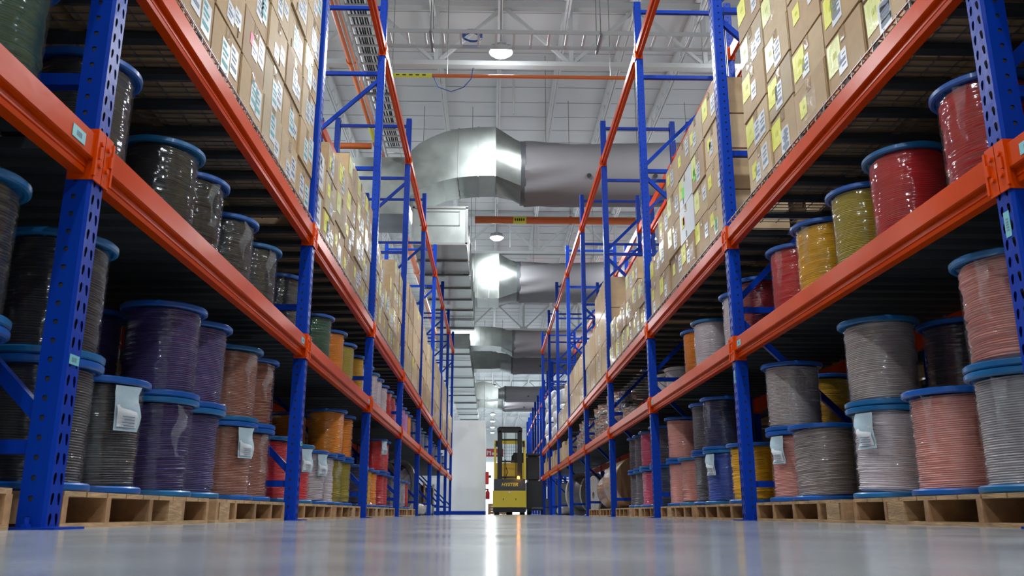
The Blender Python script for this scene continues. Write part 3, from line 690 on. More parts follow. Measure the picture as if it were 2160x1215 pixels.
stack('left', 6, [(0.66, 3), (0.66, 3), (0.66, 3), (0.66, 3)], [0.42], 'F')
stack('right', 6, [(0.88, 2), (0.88, 1), (0.88, 1)], [0.38], 'F')
stack('left', 7, [(0.88, 3), (0.88, 3), (0.88, 3)], [0.44], 'F')
stack('left', 8, [(0.88, 3), (0.88, 2), (0.88, 2)], [0.44], 'F')
print('cartons', NB)
def text_mesh(body, size, mt, ext=0.001, shear=0.0, name='lettering', bold=0.0):
    cu = bpy.data.curves.new('txt', 'FONT'); cu.body = body; cu.size = size; cu.extrude = ext; cu.offset = bold; cu.shear = shear; cu.align_x = 'CENTER'
    o = bpy.data.objects.new('txt', cu); COL.objects.link(o); bpy.context.view_layer.update()
    me = bpy.data.meshes.new_from_object(o.evaluated_get(bpy.context.evaluated_depsgraph_get())); bpy.data.objects.remove(o)
    me.name = name; me.materials.clear(); me.materials.append(mt); return me
ME_KET = text_mesh('KET', 0.075, M['ink'], shear=0.2, name='printed_word')
# big printed cartons behind the near stack of the second right bay, their ends look at the viewer
for ri in range(4):
    t = thing('carton', 'large carton with printed end, %s up of the stack behind the second right post' % ordn(ri), 'carton', (1.98, 5.17, ZU + ri*0.27), 0, 'cartons on the upper shelf of the right rack')
    ob('carton_body', CB[0], t, (-0.005, 0, 0), 0, (0.48, 0.62, 0.267))
    ob('printed_word', ME_KET, t, (0.10, -0.001, 0.16), rot=(PI/2, 0, 0))
for side, s, X, D in (('left', -1, XL, DL), ('right', 1, XR, DR)):     # cartons of the back row, seen through the mesh from below
    for bay in range(0, 4):
        for i in range(3):
            if side == 'right' and bay == 2 and i == 0: continue
            t = thing('carton', 'brown back row carton above the mesh, %s of three in %s bay of %s rack' % (ordn(i), ordn(bay), side), 'carton', (X + s*0.50, Y0+P*(bay-1)+0.05+i*0.89, ZU), 0, 'back row cartons of the %s rack' % side)
            body = CB[i % 3]; ob('carton_body', body if s > 0 else mr(body), t, (0, 0, 0), 0, (0.46, 0.86, 0.42 + 0.3*(i % 2)))
            tp = ob('packing_tape', ME_TAPE if s > 0 else mr(ME_TAPE), t, (-s*0.0005, 0.4, 0.35))
# ------------------------------------------------------------------ sacks, foil coils, reels on far bays
def blob(b, cx, cy, cz, rx, ry, rz, seed, p=0.45, n=20, m=12, wob=0.06):
    r = random.Random(seed); ph = [r.uniform(0, 6.28) for _ in range(6)]; o = len(b.v)
    def f(c, e): return math.copysign(abs(c)**e, c)
    for j in range(m+1):
        v = -PI/2 + PI*j/m
        for k in range(n):
            a = 2*PI*k/n
            q = 1 + wob*math.sin(3*a+ph[0]+2*v) + wob*0.6*math.sin(5*a+ph[1]) * math.cos(4*v+ph[2])
            b.v.append((cx + rx*q*f(math.cos(v), p)*f(math.cos(a), p), cy + ry*q*f(math.cos(v), p)*f(math.sin(a), p), cz + rz*f(math.sin(v), p)))
    for j in range(m):
        for k in range(n):
            b.f.append((o+j*n+k, o+j*n+(k+1) % n, o+(j+1)*n+(k+1) % n, o+(j+1)*n+k)); b.m.append(0); b.sm.append(True)
for i in range(4):
    y = Y0 + P*6 + 0.72 + i*1.3; 
    if i >= 2: y += 0.1
    n = [3, 3, 4, 4][i]
    for j in range(n):
        b = B(); blob(b, 0, 0, 0.17, 0.44, 0.56, 0.17, 10*i+j)
        o = ob('wrapped_bale', b.mesh('wrapped_bale', M['sack']), None, (XR+0.50, y, ZU + j*0.342))
        tag(o, 'white plastic wrapped bale on far right upper shelf, %s up in the %s pile' % (ordn(j), ordn(i)), 'bale', 'white bales on the far right upper shelf')
fz = ZLOW
fc = 0
for bay, ys in ((4, (0.35, 0.75, 1.2, 1.7, 2.2)), (5, (0.3, 0.7, 1.15, 1.6, 2.1)), (3, (2.2,))):
    for y in ys:
        n = 1 + R_.randrange(3); fc += 1
        for j in range(n):
            b = B(); r0 = 0.17
            b.lathe([(0.05, 0.0), (r0-0.03, 0.0), (r0, 0.03), (r0*0.97, 0.08), (r0, 0.13), (r0-0.03, 0.155), (0.05, 0.155), (0.05, 0.0)], 28, fn=lambda jj, a, r, z: (r*(1+0.03*math.sin(7*a+jj)), z+0.003*math.sin(5*a+jj)))
            o = ob('foil_coil', b.mesh('foil_coil', M['foil']), None, (XR+0.07+r0+0.02, Y0+P*(bay-1)+y, fz + 0.004 + j*0.163))
            tag(o, 'silver foil wrapped coil on the right lower shelf, %s pile from viewer, %s up' % (ordn(fc-1), ordn(j)), 'coil', 'foil wrapped coils on the right lower shelf')
# grey plastic pails on the right lower shelf
for i, (y, j) in enumerate(((8.35, 0), (8.75, 0), (9.15, 0))):
    t = thing('plastic_pail', 'pale grey plastic pail on the right lower shelf, %s beyond the third post' % ordn(i), 'pail', (XR+0.42, y, fz+0.0), 0, 'grey pails on the right lower shelf')
    b = B(); b.lathe([(0.0, 0.0), (0.135, 0.0), (0.155, 0.30), (0.165, 0.30), (0.165, 0.33), (0.155, 0.335), (0.0, 0.335)], 32); ob('pail_body', b.mesh('pail_body', CM['pale grey']), t)
    b = B(); b.tube([(0.163*math.cos(a), 0.163*math.sin(a), 0.29-0.12*math.sin(a/1.0)) for a in [PI*q/14 for q in range(15)]], 0.004, 6); ob('wire_handle', b.mesh('wire_handle', M['wire']), t, (0,0,0), PI)
# small cartons on far right lower shelf
for bay in (6, 7, 8):
    for i in range(4):
        h = [0.34, 0.26, 0.38, 0.30][i]
        carton(1, XR+0.03, Y0+P*(bay-1)+0.10+i*0.65, fz, 0.45, h, 0.45, 'w' if i % 2 else '', 'brown carton on the right lower shelf, %s in the %s bay' % (ordn(i), ordn(bay)), 'cartons on the far right lower shelf', 'plain')
# big kraft-wrapped roll lying on cradle pallets, right rack floor level
def roll(x, y, z, r, L, mt, name, label, cat, endm):
    t = thing(name, label, cat, (x, y, z))
    prof = [(0.05, 0), (r-0.01, 0), (r, 0.02)] + [(r - 0.004*(q % 2), 0.02 + (L-0.04)*q/9) for q in range(1, 9)] + [(r, L-0.02), (r-0.01, L), (0.05, L)]
    b = B(); b.lathe(prof, 40); o = ob('roll_wrap', b.mesh('roll_wrap', mt), t, (0, 0, r), rot=(-PI/2, 0, 0))
    b = B(); b.tube([(0, 0, -0.05), (0, 0, L+0.05)], 0.05, 16); ob('core', b.mesh('core', endm), t, (0, 0, r), rot=(-PI/2, 0, 0))
    return t
for i, (y, L, r) in enumerate(((10.85, 1.25, 0.33), (12.35, 0.9, 0.27))):
    for j in (0,):
        pallet(XR+0.03, (10.76, 12.12)[i], 0, 1, 'dark wooden pallet under the %s brown roll of the right rack' % ordn(i), 'pallets on the floor under the racks', blocks=())
    roll(XR+0.42, y+0.05, PH+0.002, r, L, M['kraft'], 'wrapped_roll', '%s brown kraft wrapped roll lying on a pallet in the right rack' % ('larger nearer' if i == 0 else 'smaller farther'), 'roll', M['woodd'])
def reel(x, y, z, r, wdt, mt, label, tilt=0.0):
    t = thing('wooden_cable_reel', label, 'cable reel', (x, y, z), tilt)
    for nm, zz in (('reel_flange', 0.0), ('reel_flange', wdt-0.04)):
        b = B(); b.lathe([(0.06, 0), (r-0.005, 0), (r, 0.01), (r, 0.03), (r-0.005, 0.04), (0.06, 0.04), (0.06, 0)], 40); ob(nm, b.mesh(nm, mt), t, (-wdt/2+zz, 0, r), rot=(0, PI/2, 0))
    b = B(); b.lathe([(0.06, 0.04), (r*0.8, 0.04), (r*0.83, wdt/2), (r*0.8, wdt-0.04), (0.06, wdt-0.04)], 32); ob('wound_cable', b.mesh('wound_cable', CM['slate']), t, (-wdt/2, 0, r), rot=(0, PI/2, 0))
    return t
reel(XL-0.62, 14.55, 0.0, 0.47, 0.50, M['reelwrap'], 'large cream wrapped cable reel on the floor behind the left posts', 0.9)
reel(XL-0.45, 17.4, 0.0, 0.32, 0.5, M['kraft'], 'middle sized brown cable reel on the floor of the left rack', 0.1)
reel(XL-0.45, 20.2, 0.0, 0.34, 0.5, M['reelwrap'], 'farthest grey cable reel on the floor of the left rack', 0.1)
reel(XR+0.50, 14.7, 0.0, 0.33, 0.5, M['reelwrap'], 'grey wrapped cable reel on the floor, nearer one in right rack', 0.2)
reel(XR+0.50, 17.7, 0.0, 0.42, 0.45, M['reelwrap'], 'plastic wrapped cable reel on the floor, farther one in right rack', -0.9)
for i, (x, y, rx, ry, rz_) in enumerate(((XL-0.25, 15.6, 0.2, 0.3, 0.11), (XL-0.3, 18.35, 0.2, 0.3, 0.13), (XR+0.25, 20.0, 0.2, 0.3, 0.10))):
    b = B(); blob(b, 0, 0, rz_, rx, ry, rz_, 60+i, 0.7)
    tag(ob('film_bundle', b.mesh('film_bundle', M['reelwrap']), None, (x, y, 0)), '%s crumpled film wrapped bundle lying under the rack' % ['nearer left', 'farther left', 'right'][i], 'bundle')

# ------------------------------------------------------------------ second rack rows standing back to back, and farther racks
X2R = XR + DR + 0.16
FM[('back', 0)] = FM[('right', 0)]
for k in range(1, 8):
    upright('right', X2R, 1, DR, k, 'blue rack frame of the row behind the right rack, %s from viewer' % ordn(k-1))
    if k >= 2: beam(X2R, 1, k, LV[2][1], 'orange top beam of the row behind the right rack, %s bay' % ordn(k), False)
X2L = XL - DL - 0.16
for k in range(1, 8):
    upright('left', X2L, -1, DL, k, 'blue rack frame of the row behind the left rack, %s from viewer' % ordn(k-1))
for side, s, X in (('left', -1, X2L), ('right', 1, X2R)):
    for bay in range(0, 7):  # added loads that block light and keep the space behind the shelves dark
        for i, (z, h) in enumerate(((0.0, 0.86), (1.06, 0.55), (1.76, 1.1))):
            t = thing('pallet_load', 'added dark light-blocking load behind the %s rack, %s bay, %s level' % (side, ordn(bay), ['floor', 'lower', 'upper'][i]), 'pallet load', (X + s*0.08, Y0+P*(bay-1)+0.06, 0), 0, 'added loads blocking light behind the racks')
            b = B(); b.box(0, s*0.9, 0, 2.56, z+0.10, z+h); b.box(-0.002*s, s*0.90, 1.26, 1.30, z+0.10, z+h-0.01)
            ob('light_block', b.mesh('light_block', [M['card1'] if i == 2 else M['darkdeck']], bevel=0.01), t)
            b = B()
            for q in range(5): b.box(s*0.0, s*0.9, q*0.62, q*0.62+0.08, z, z+0.085)
            b.box(0, s*0.9, 0, 2.56, z+0.085, z+0.099); ob('pallet_base', b.mesh('pallet_base', M['woodd']), t)
            if i: 
                b = B(); b.box(-s*0.02, -s*0.07, -0.02, 2.62, z-0.10, z-0.002); b.box(s*0.9, s*0.94, -0.02, 2.62, z-0.10, z-0.002); b.box(-s*0.07, s*0.94, 0.3, 0.38, z-0.03, z-0.002); b.box(-s*0.07, s*0.94, 2.2, 2.28, z-0.03, z-0.002)
                ob('support_beams', b.mesh('support_beams', M['darkdeck']), t)
# far racks beyond the truck on the right
for i, y in enumerate((29.5, 31.8, 34.1, 36.4, 38.7, 41.0, 43.3, 45.6, 47.9, 50.2)):
    t = thing('upright_frame', 'dark rack frame beyond the trucks, %s of the far row' % ordn(i), 'rack frame', (2.12, y, 0), 0, 'far rack frames beyond the trucks')
    b = B(); b.box(-0.05, 0.05, -0.05, 0.05, 0, TOPZ); b2 = B(); b2.box(0.95, 1.05, -0.05, 0.05, 0, TOPZ)
    ob('front_post', b.mesh('front_post', M['blue']), t); ob('rear_post', b2.mesh('rear_post', M['blue']), t)
    b = B()
    for z in HZ: b.box(0.05, 0.95, -0.015, 0.015, z-0.02, z+0.02)
    ob('braces', b.mesh('braces', M['blue']), t)
    if i < 9:
        b = B()
        for z in (1.4, 2.9, 4.4): b.box(2.10, 2.15, y+0.05, y+2.25, z, z+0.1)
        t2 = tag(ob('shelf_beam', b.mesh('shelf_beam', M['orange'])), 'orange beams of the far row beyond the trucks, %s bay' % ordn(i), 'rack beam', 'far rack beams beyond the trucks')
        for j, z in enumerate((0.0, 1.5, 3.0)):
            b = B(); b.box(2.16, 3.05, y+0.15, y+2.1, z+(0.012 if j else 0.0), z+1.05)
            tag(ob('pallet_load', b.mesh('pallet_load', [M['darkdeck'], M['sack'], M['card2']][(i+j*2) % 3], bevel=0.03)), 'wrapped load in the far row beyond the trucks, %s bay, %s level' % (ordn(i), ordn(j)), 'pallet load', 'loads in the far row')
# red vessel seen between the right posts
t = thing('red_container', 'red container standing high behind the far right rack', 'container', (5.4, 33.5, 5.0))
b = B(); blob(b, 0, 0, 0.7, 0.85, 1.2, 0.7, 91, 0.4, wob=0.02); ob('container_body', b.mesh('container_body', M['red']), t)
b = B(); b.box(-1.0, 1.0, -1.3, 1.3, -0.12, 0.0)
for x in (-0.9, 0.9):
    for y in (-1.2, 1.2): b.box(x-0.05, x+0.05, y-0.05, y+0.05, -5.0, -0.12)
ob('stand', b.mesh('stand', M['orange']), t)

# ------------------------------------------------------------------ ducts
def duct_run(y, pts_top, pts_bot, dep, zfab, rfab, xfab, label, zoff=0.0, xend=9.5):
    t = thing('ventilation_duct', label, 'duct', (0, y, zoff), 0, 'ventilation ducts crossing the aisle')
    b = B(); n = len(pts_top); h = dep/2
    for i in range(n-1):
        (xa, za), (xb, zb) = pts_top[i], pts_top[i+1]; (xc, zc), (xd, zd) = pts_bot[i], pts_bot[i+1]
        b.add([(xa,-h,za),(xb,-h,zb),(xb,h,zb),(xa,h,za),(xc,-h,zc),(xd,-h,zd),(xd,h,zd),(xc,h,zc)], [(0,1,2,3),(4,7,6,5),(0,4,5,1),(3,2,6,7)])
    (xa, za), (xc, zc) = pts_top[0], pts_bot[0]; b.add([(xa,-h,za),(xa,h,za),(xc,h,zc),(xc,-h,zc)], [(0,1,2,3)])
    # square to round transition
    x0, zt, zb = pts_top[-1][0], pts_top[-1][1], pts_bot[-1][1]; N = 32; ra, rb = [], []
    for k in range(N):
        a = 2*PI*k/N; c, s_ = math.cos(a), math.sin(a); m = max(abs(c), abs(s_))
        ra.append((x0, h*c/m, (zt+zb)/2 + (zt-zb)/2*s_/m)); rb.append((xfab, rfab*c, zfab + rfab*s_))
    b.add(ra+rb, [(k, (k+1) % N, N+(k+1) % N, N+k) for k in range(N)], 0, True)
    ob('galvanised_elbow', b.mesh('galvanised_elbow', M['galv']), t)
    # standing seams
    for i in range(n):
        if n > 8 and i in (3, 4, 5, 6): continue
        b = B(); (xa, za), (xc, zc) = pts_top[i], pts_bot[i]
        b.bar((xa, -h-0.008, za), (xc, -h-0.008, zc), 0.02, 0.016, up=(0,1,0)); b.bar((xa, -h, za+0.008), (xa, h, za+0.008), 0.02, 0.016); b.bar((xc, -h, zc-0.008), (xc, h, zc-0.008), 0.02, 0.016)
        ob('seam', b.mesh('seam', M['galvd']), t)
    b = B(); b.tube([(xfab-0.03, 0, zfab), (xfab+0.07, 0, zfab)], rfab+0.012, 40); ob('collar', b.mesh('collar', M['dgrey']), t)
    # soft wrapped round duct
    prof = []; q = xfab+0.05; r = random.Random(int(y*10)); o0 = B(); NN = 48; L = []
    while q < xend: L.append(q); q += 0.12 if q < xfab+1.6 else 0.35
    for j, xx in enumerate(L):
        f = max(0, 1 - (xx-xfab)/1.4)
        for k in range(NN):
            a = 2*PI*k/NN; rr = rfab*(1 + 0.07*f*math.sin(a*9+xx*3.2)*abs(math.sin(a*2+1)) + 0.012*math.sin(2*a+xx*1.3) + 0.01*math.sin(xx*2.1))
            o0.v.append((xx, rr*math.cos(a), zfab + rr*math.sin(a) - 0.03*math.sin(xx*0.9)))
    for j in range(len(L)-1):
        for k in range(NN):
            o0.f.append((j*NN+k, j*NN+(k+1) % NN, (j+1)*NN+(k+1) % NN, (j+1)*NN+k)); o0.m.append(0); o0.sm.append(True)
    ob('wrapped_duct', o0.mesh('wrapped_duct', M['fabric']), t)
    a = PI + 0.42; b = B(); xx = xfab + 1.35
    b.tube([(0, rfab*1.0*math.cos(a), zfab+rfab*math.sin(a)), (0, rfab*1.06*math.cos(a), zfab+rfab*1.06*math.sin(a))], 0.045, 12); me = b.mesh('air_hole', M['holeshade'])
    while xx < xend: ob('air_hole', me, t, (xx, 0, 0)); xx += 1.35
    b = B(); b.box(-0.006, 0.006, -rfab*0.5-0.006, -rfab*0.5+0.006, zfab+rfab*0.75, 9.5); me = b.mesh('hanger_rod', M['galvd']); xx = xfab + 0.5
    while xx < xend: ob('hanger_rod', me, t, (xx, 0, 0)); xx += 1.9
    return t
T1 = [(-4.6, 6.92), (-3.0, 7.0), (-1.78, 7.02), (-1.68, 7.14), (-1.5, 7.32), (-1.25, 7.47), (-1.0, 7.58), (-0.7, 7.66), (-0.3, 7.70), (0.05, 7.71)]
B1 = [(-4.6, 5.8), (-3.0, 5.8), (-1.78, 5.8), (-1.68, 6.16), (-1.5, 6.30), (-1.25, 6.42), (-1.0, 6.52), (-0.7, 6.59), (-0.3, 6.63), (0.05, 6.64)]
duct_run(16.6, T1, B1, 1.2, 6.93, 0.66, 0.6, 'nearest big silver and grey duct bending over the aisle')
T2 = [(-0.72, 7.86), (-0.45, 7.86), (-0.1, 7.86), (0.2, 7.86)]; B2 = [(-0.72, 6.50), (-0.45, 6.42), (-0.1, 6.42), (0.2, 6.42)]
duct_run(25.9, T2, B2, 1.25, 7.12, 0.63, 0.8, 'second nearest duct with bright silver box above the truck')
T3 = [(-1.7, 7.65), (-1.1, 7.72), (-0.5, 7.74), (0.0, 7.72), (0.4, 7.68)]; B3 = [(-1.7, 6.86), (-1.1, 6.90), (-0.5, 6.90), (0.0, 6.90), (0.4, 6.86)]
duct_run(36.0, T3, B3, 1.2, 7.12, 0.58, 0.9, 'third nearest duct, long silver box left and grey wrap right')
T4 = [(-1.0, 7.42), (-0.5, 7.42), (0.0, 7.42), (0.4, 7.35)]; B4 = [(-1.0, 6.58), (-0.5, 6.58), (0.0, 6.58), (0.4, 6.6)]
duct_run(40.0, T4, B4, 1.1, 6.95, 0.50, 0.95, 'fourth duct, dark grey, tucked just below the third')
T5 = [(-1.1, 7.4), (-0.5, 7.5), (0.0, 7.4), (0.4, 7.1)]; B5 = [(-1.1, 6.5), (-0.5, 6.45), (0.0, 6.45), (0.4, 6.5)]
duct_run(50.0, T5, B5, 1.1, 6.85, 0.46, 0.8, 'fifth duct with tapered silver box far down the hall')
T6 = [(-1.3, 7.2), (-0.6, 7.2), (0.0, 7.2), (0.4, 7.1)]; B6 = [(-1.3, 6.7), (-0.6, 6.7), (0.0, 6.7), (0.4, 6.7)]
duct_run(56.0, T6, B6, 1.0, 6.92, 0.40, 0.8, 'farthest and smallest duct across the hall')
# trunk duct along the hall on the left
def trunk(x0, x1, y0, y1, z0, z1, label):
    t = thing('trunk_duct', label, 'duct', (0, 0, 0))
    b = B(); b.box(x0, x1, y0, y1, z0, z1); ob('duct_body', b.mesh('duct_body', M['galv'], bevel=0.01), t)
    b = B(); b.box(x0-0.02, x1+0.02, 0, 0.04, z0-0.035, z0-0.001); b.box(x1+0.001, x1+0.02, 0, 0.04, z0-0.03, z1); me = b.mesh('stiffener', M['galvd']); y = y0 + 1.15
    while y < y1: ob('stiffener', me, t, (0, y, 0)); y += 1.15 if y1 < 30 else 2.9
    b = B()
    for xx in (x0-0.03, x1+0.03): b.tube([(xx, 0, z0-0.05), (xx, 0, 9.5)], 0.006, 6)
    b.box(x0-0.04, x1+0.04, -0.02, 0.02, z0-0.06, z0-0.037); me = b.mesh('hanger', M['galvd']); y = y0 + 2.2
    while y < y1: ob('hanger', me, t, (0, y, 0)); y += 4.5
    b = B(); w_ = 0.03
    b.box(x0-0.02, x1+0.02, y0-0.02, y0-0.001, z0-0.02, z0+w_); b.box(x0-0.02, x1+0.02, y0-0.02, y0-0.001, z1-w_, z1+0.02)
    b.box(x0-0.02, x0+w_, y0-0.02, y0-0.001, z0, z1); b.box(x1-w_, x1+0.02, y0-0.02, y0-0.001, z0, z1)
    b.box(x0+0.15, x1-0.15, y0-0.015, y0-0.001, z1-0.10, z1-0.085); b.box(x0+0.15, x1-0.15, y0-0.015, y0-0.001, z1-0.40, z1-0.385); b.box(x0+0.15, x0+0.165, y0-0.015, y0-0.001, z1-0.40, z1-0.085); b.box(x1-0.165, x1-0.15, y0-0.015, y0-0.001, z1-0.40, z1-0.085)
    ob('end_frame', b.mesh('end_frame', M['galvd']), t)
trunk(-1.62, -0.52, 16.45, 24.9, 5.32, 6.11, 'square silver trunk duct left of the aisle under the nearest duct')
trunk(-2.0, -0.82, 30.5, 58.0, 5.85, 6.38, 'far silver trunk duct running below the distant ducts')

# ------------------------------------------------------------------ cable ladders, pipes
def ladder_y(x0, x1, y0, y1, z, label):
    t = thing('cable_ladder', label, 'cable ladder')
    for xx in (x0, x1):
        b = B(); b.box(xx-0.012, xx+0.012, y0, y1, z, z+0.10); ob('side_rail', b.mesh('side_rail', M['tray']), t)
    b = B(); b.box(x0, x1, 0, 0.035, 0.005, 0.03); me = b.mesh('rung', M['tray']); y = y0+0.1
    while y < y1-0.05: ob('rung', me, t, (0, y, z)); y += 0.27
    y = y0 + 1.0; b = B()
    for xx in (x0-0.02, x1+0.02): b.tube([(xx, 0, -0.03), (xx, 0, 9.5-z)], 0.006, 6)
    b.box(x0-0.05, x1+0.05, -0.02, 0.02, -0.04, -0.005); me = b.mesh('hanger', M['galvd'])
    while y < y1: ob('hanger', me, t, (0, y, z)); y += 2.9
    return t
ladder_y(-2.12, -1.76, 3.5, 15.9, 6.98, 'cable ladder with black cables running along the left of the aisle')
for i, xx in enumerate((-2.20, -2.26)):
    t = thing('steel_conduit', ['nearer', 'farther'][i] + ' of two thin steel conduits between the cable ladder and main pipe', 'conduit', (xx, 0, 7.06))
    b = B(); b.tube([(0, 3.5, 0), (0, 15.8, 0)], 0.016, 8); ob('tube', b.mesh('tube', M['tray']), t)
    b = B(); b.tube([(0, 0, 0), (0, 0, 9.5-7.06)], 0.005, 6); me = b.mesh('hanger_rod', M['galvd'])
    for y in (5, 9, 13): ob('hanger_rod', me, t, (0, y, 0))
for i, xx in enumerate((-2.05, -2.01, -1.97, -1.93, -1.88, -1.84)):
    z = 7.03 if xx > -2.2 else 7.17; r = random.Random(i); b = B()
    b.tube([(xx+0.012*math.sin(q*0.8+i), 3.5+q*0.5, z+0.006*r.random()) for q in range(25)], 0.013, 6)
    tag(ob('power_cable', b.mesh('power_cable', M['bkcable'])), 'black cable lying on the overhead cable ladder left of the aisle', 'cable', 'black cables on the cable ladder')
t = thing('cable_ladder', 'grey cable ladder crossing the aisle beneath the nearest lamp', 'cable ladder')
for yy in (11.42, 11.86):
    b = B(); b.box(-1.74, 9.0, yy-0.012, yy+0.012, 7.05, 7.11); ob('side_rail', b.mesh('side_rail', M['tray']), t)
b = B(); b.box(0, 0.035, 11.42, 11.86, 7.065, 7.09); me = b.mesh('rung', M['tray']); x = -1.6
while x < 9: ob('rung', me, t, (x, 0, 0)); x += 0.27
b = B()
for yy in (11.40, 11.88): b.tube([(0, yy, 7.03), (0, yy, 9.5)], 0.007, 6)
b.box(-0.02, 0.02, 11.36, 11.92, 7.01, 7.045); me = b.mesh('hanger', M['galvd'])
for x in (-0.95, 1.62, 4.2, 7.0): ob('hanger', me, t, (x, 0, 0))
b = B()
for q in range(4): b.tube([((0.13+0.006*q)*math.cos(a)*1.0, (0.05+0.01*q)*math.sin(a)*2.2, 0.012*q+0.01*math.sin(a*3+q)) for a in [2*PI*u/28 for u in range(29)]], 0.012, 6)
tag(ob('cable_coil', b.mesh('cable_coil', M['rope']), None, (-0.33, 11.64, 7.115)), 'small blue coil of cable lying on the crossing cable ladder', 'cable coil')
def pipe(a, c, r, label, bands=(), clamps=()):
    t = thing('sprinkler_pipe', label, 'pipe', a); A, C = Vector(a), Vector(c); d = C-A
    b = B(); b.tube([(0,0,0), tuple(d)], r, 16); ob('pipe_run', b.mesh('pipe_run', M['pipe']), t)
    for f0, f1 in bands:
        b = B(); b.tube([tuple(d*f0), tuple(d*f1)], r+0.003, 16); q = b.mesh('yellow_marker', M['yel']); ob('yellow_marker', q, t)
        b = B(); L = d.length*(f1-f0); dn = d.normalized()
        for u in range(5):
            p0 = d*f0 + dn*(L*(0.12+u*0.16)); p1 = p0 + dn*L*0.09
            b.bar(tuple(p0+Vector((0,-r-0.0035, -0.2*r))), tuple(p1+Vector((0,-r-0.0035,-0.2*r))), 0.003, r*0.7)
        ob('marker_text', b.mesh('marker_text', M['ink']), t)
    for f0 in clamps:
        p0 = d*f0
        if r > 0.05: b = B(); b.tube([tuple(p0-d.normalized()*0.03), tuple(p0+d.normalized()*0.03)], r+0.018, 16); ob('coupling', b.mesh('coupling', M['pipe']), t)
        b = B(); b.tube([tuple(p0), (p0.x, p0.y, 9.5-A.z)], 0.006, 6); ob('hanger_rod', b.mesh('hanger_rod', M['galvd']), t)
    return t
pipe((-2.38, 2.0, 7.40), (-2.38, 70.0, 7.40), 0.080, 'thick orange main pipe running away along the left of the aisle', bands=((0.196, 0.206),), clamps=(0.16, 0.209, 0.35, 0.5, 0.7))
pipe((-2.08, 12.45, 6.9), (9.0, 12.45, 6.9), 0.030, 'thin orange pipe crossing the aisle just below the nearest lamp', bands=((0.038, 0.098),), clamps=(0.12, 0.36, 0.6, 0.9))
pipe((-6.0, 16.33, 7.40), (-2.52, 16.33, 7.40), 0.065, 'orange branch pipe leaving the main pipe to the left', bands=((0.62, 0.76),), clamps=(0.4,))
pipe((-0.40, 18.3, 6.5), (9.5, 18.3, 6.5), 0.085, 'thick orange pipe crossing the aisle behind the nearest duct', bands=((0.088, 0.118),), clamps=(0.22, 0.5, 0.8))
b = B(); b.tube([(-0.33+0.0, 12.40, 7.02), (-0.36, 12.39, 6.82), (-0.48, 12.38, 6.66), (-0.68, 12.38, 6.58), (-0.88, 12.39, 6.66), (-0.97, 12.41, 6.86)], 0.008, 6)
tag(ob('loose_cable', b.mesh('loose_cable', M['rope'])), 'thin blue cable drooping in a loop below the thin orange pipe', 'cable')
b = B()
for (x, y) in ((0.42, 16.0), (0.55, 25.1)): b.tube([(x, y, 8.0), (x, y, 8.9)], 0.02, 8)
o = tag(ob('drop_pipe', b.mesh('drop_pipe', M['steelw'])), 'short pale vertical pipes hanging from the roof above the ducts', 'pipe')

# ------------------------------------------------------------------ lift trucks
FY = 24.0
t = thing('lift_truck', 'yellow and dark grey lift truck facing away at the aisle end', 'lift truck', (0.52, FY, 0))
w2 = 0.46
b = B(); b.prism([(-w2, 0.0), (w2, 0.0), (w2, 1.15), (-w2, 1.15)], 'z', 0.20, 0.64, 0); ob('counterweight', b.mesh('counterweight', M['fyel'], bevel=0.02), t)
b = B(); b.prism([(-w2+0.025, 0.02), (w2-0.025, 0.02), (w2-0.025, 1.0), (-w2+0.025, 1.0)], 'z', 0.642, 0.955, 0); hood = ob('rear_hood', b.mesh('rear_hood', M['dgrey'], bevel=0.025), t)
ob('lettering', text_mesh('HYSTER', 0.125, M['fyel'], 0.003, 0.25, bold=0.004), hood, (0, 0.016, 0.765), rot=(PI/2, 0, 0), scale=(1.05, 1, 1))
b = B(); b.box(-w2+0.01, w2-0.01, 0.02, 1.2, 0.07, 0.195); ob('skirt', b.mesh('skirt', M['black'], bevel=0.01), t)
for x in (-0.37, 0.33):
    b = B(); b.tube([(x-0.05, 0.12, 0.085), (x+0.09, 0.12, 0.085)], 0.085, 24); ob('rear_wheel', b.mesh('rear_wheel', M['black']), t)
b = B(); b.tube([(-0.08, 0.6, 0.13), (0.08, 0.6, 0.13)], 0.13, 24); ob('drive_wheel', b.mesh('drive_wheel', M['black']), t)
for x in (-0.17, 0.17):
    b = B(); b.tube([(x, -0.004, 0.42), (x, 0.02, 0.42)], 0.014, 12); b.box(x-0.006, x+0.006, -0.006, 0.01, 0.38, 0.42); ob('lifting_slot', b.mesh('lifting_slot', M['black']), t)
b = B(); b.box(-0.03, 0.03, -0.003, 0.004, 0.58, 0.62); ob('warning_sticker', b.mesh('warning_sticker', M['label']), t)
mast = ob('mast', None, t)
for x in (-0.27, 0.29):
    b = B(); b.box(x-0.065, x+0.065, 0.30, 0.36, 0.95, 2.30); b.box(x-0.03, x+0.03, 0.26, 0.42, 0.95, 2.30); ob('mast_channel', b.mesh('mast_channel', M['black']), mast)
b = B(); b.box(-0.345, 0.365, 0.26, 0.42, 2.25, 2.385); b.box(-0.31, 0.33, 0.24, 0.44, 2.385, 2.41); ob('mast_head', b.mesh('mast_head', M['black'], bevel=0.012), mast)
b = B()
for z in (0.99, 1.42, 2.03): b.box(-0.27, 0.29, 0.33, 0.37, z, z+0.05)
ob('mast_crossbar', b.mesh('mast_crossbar', M['black']), mast)
b = B()
for x in (-0.14, -0.10, 0.17, 0.20): b.tube([(x, 0.30, 0.96), (x, 0.30, 2.25)], 0.008, 6)
b.tube([(-0.12, 0.28, 1.5), (-0.10, 0.27, 1.3), (-0.05, 0.27, 1.15), (-0.12, 0.28, 0.98)], 0.010, 6)
ob('lift_chain', b.mesh('lift_chain', M['black']), mast)
guard = ob('overhead_guard', None, t)
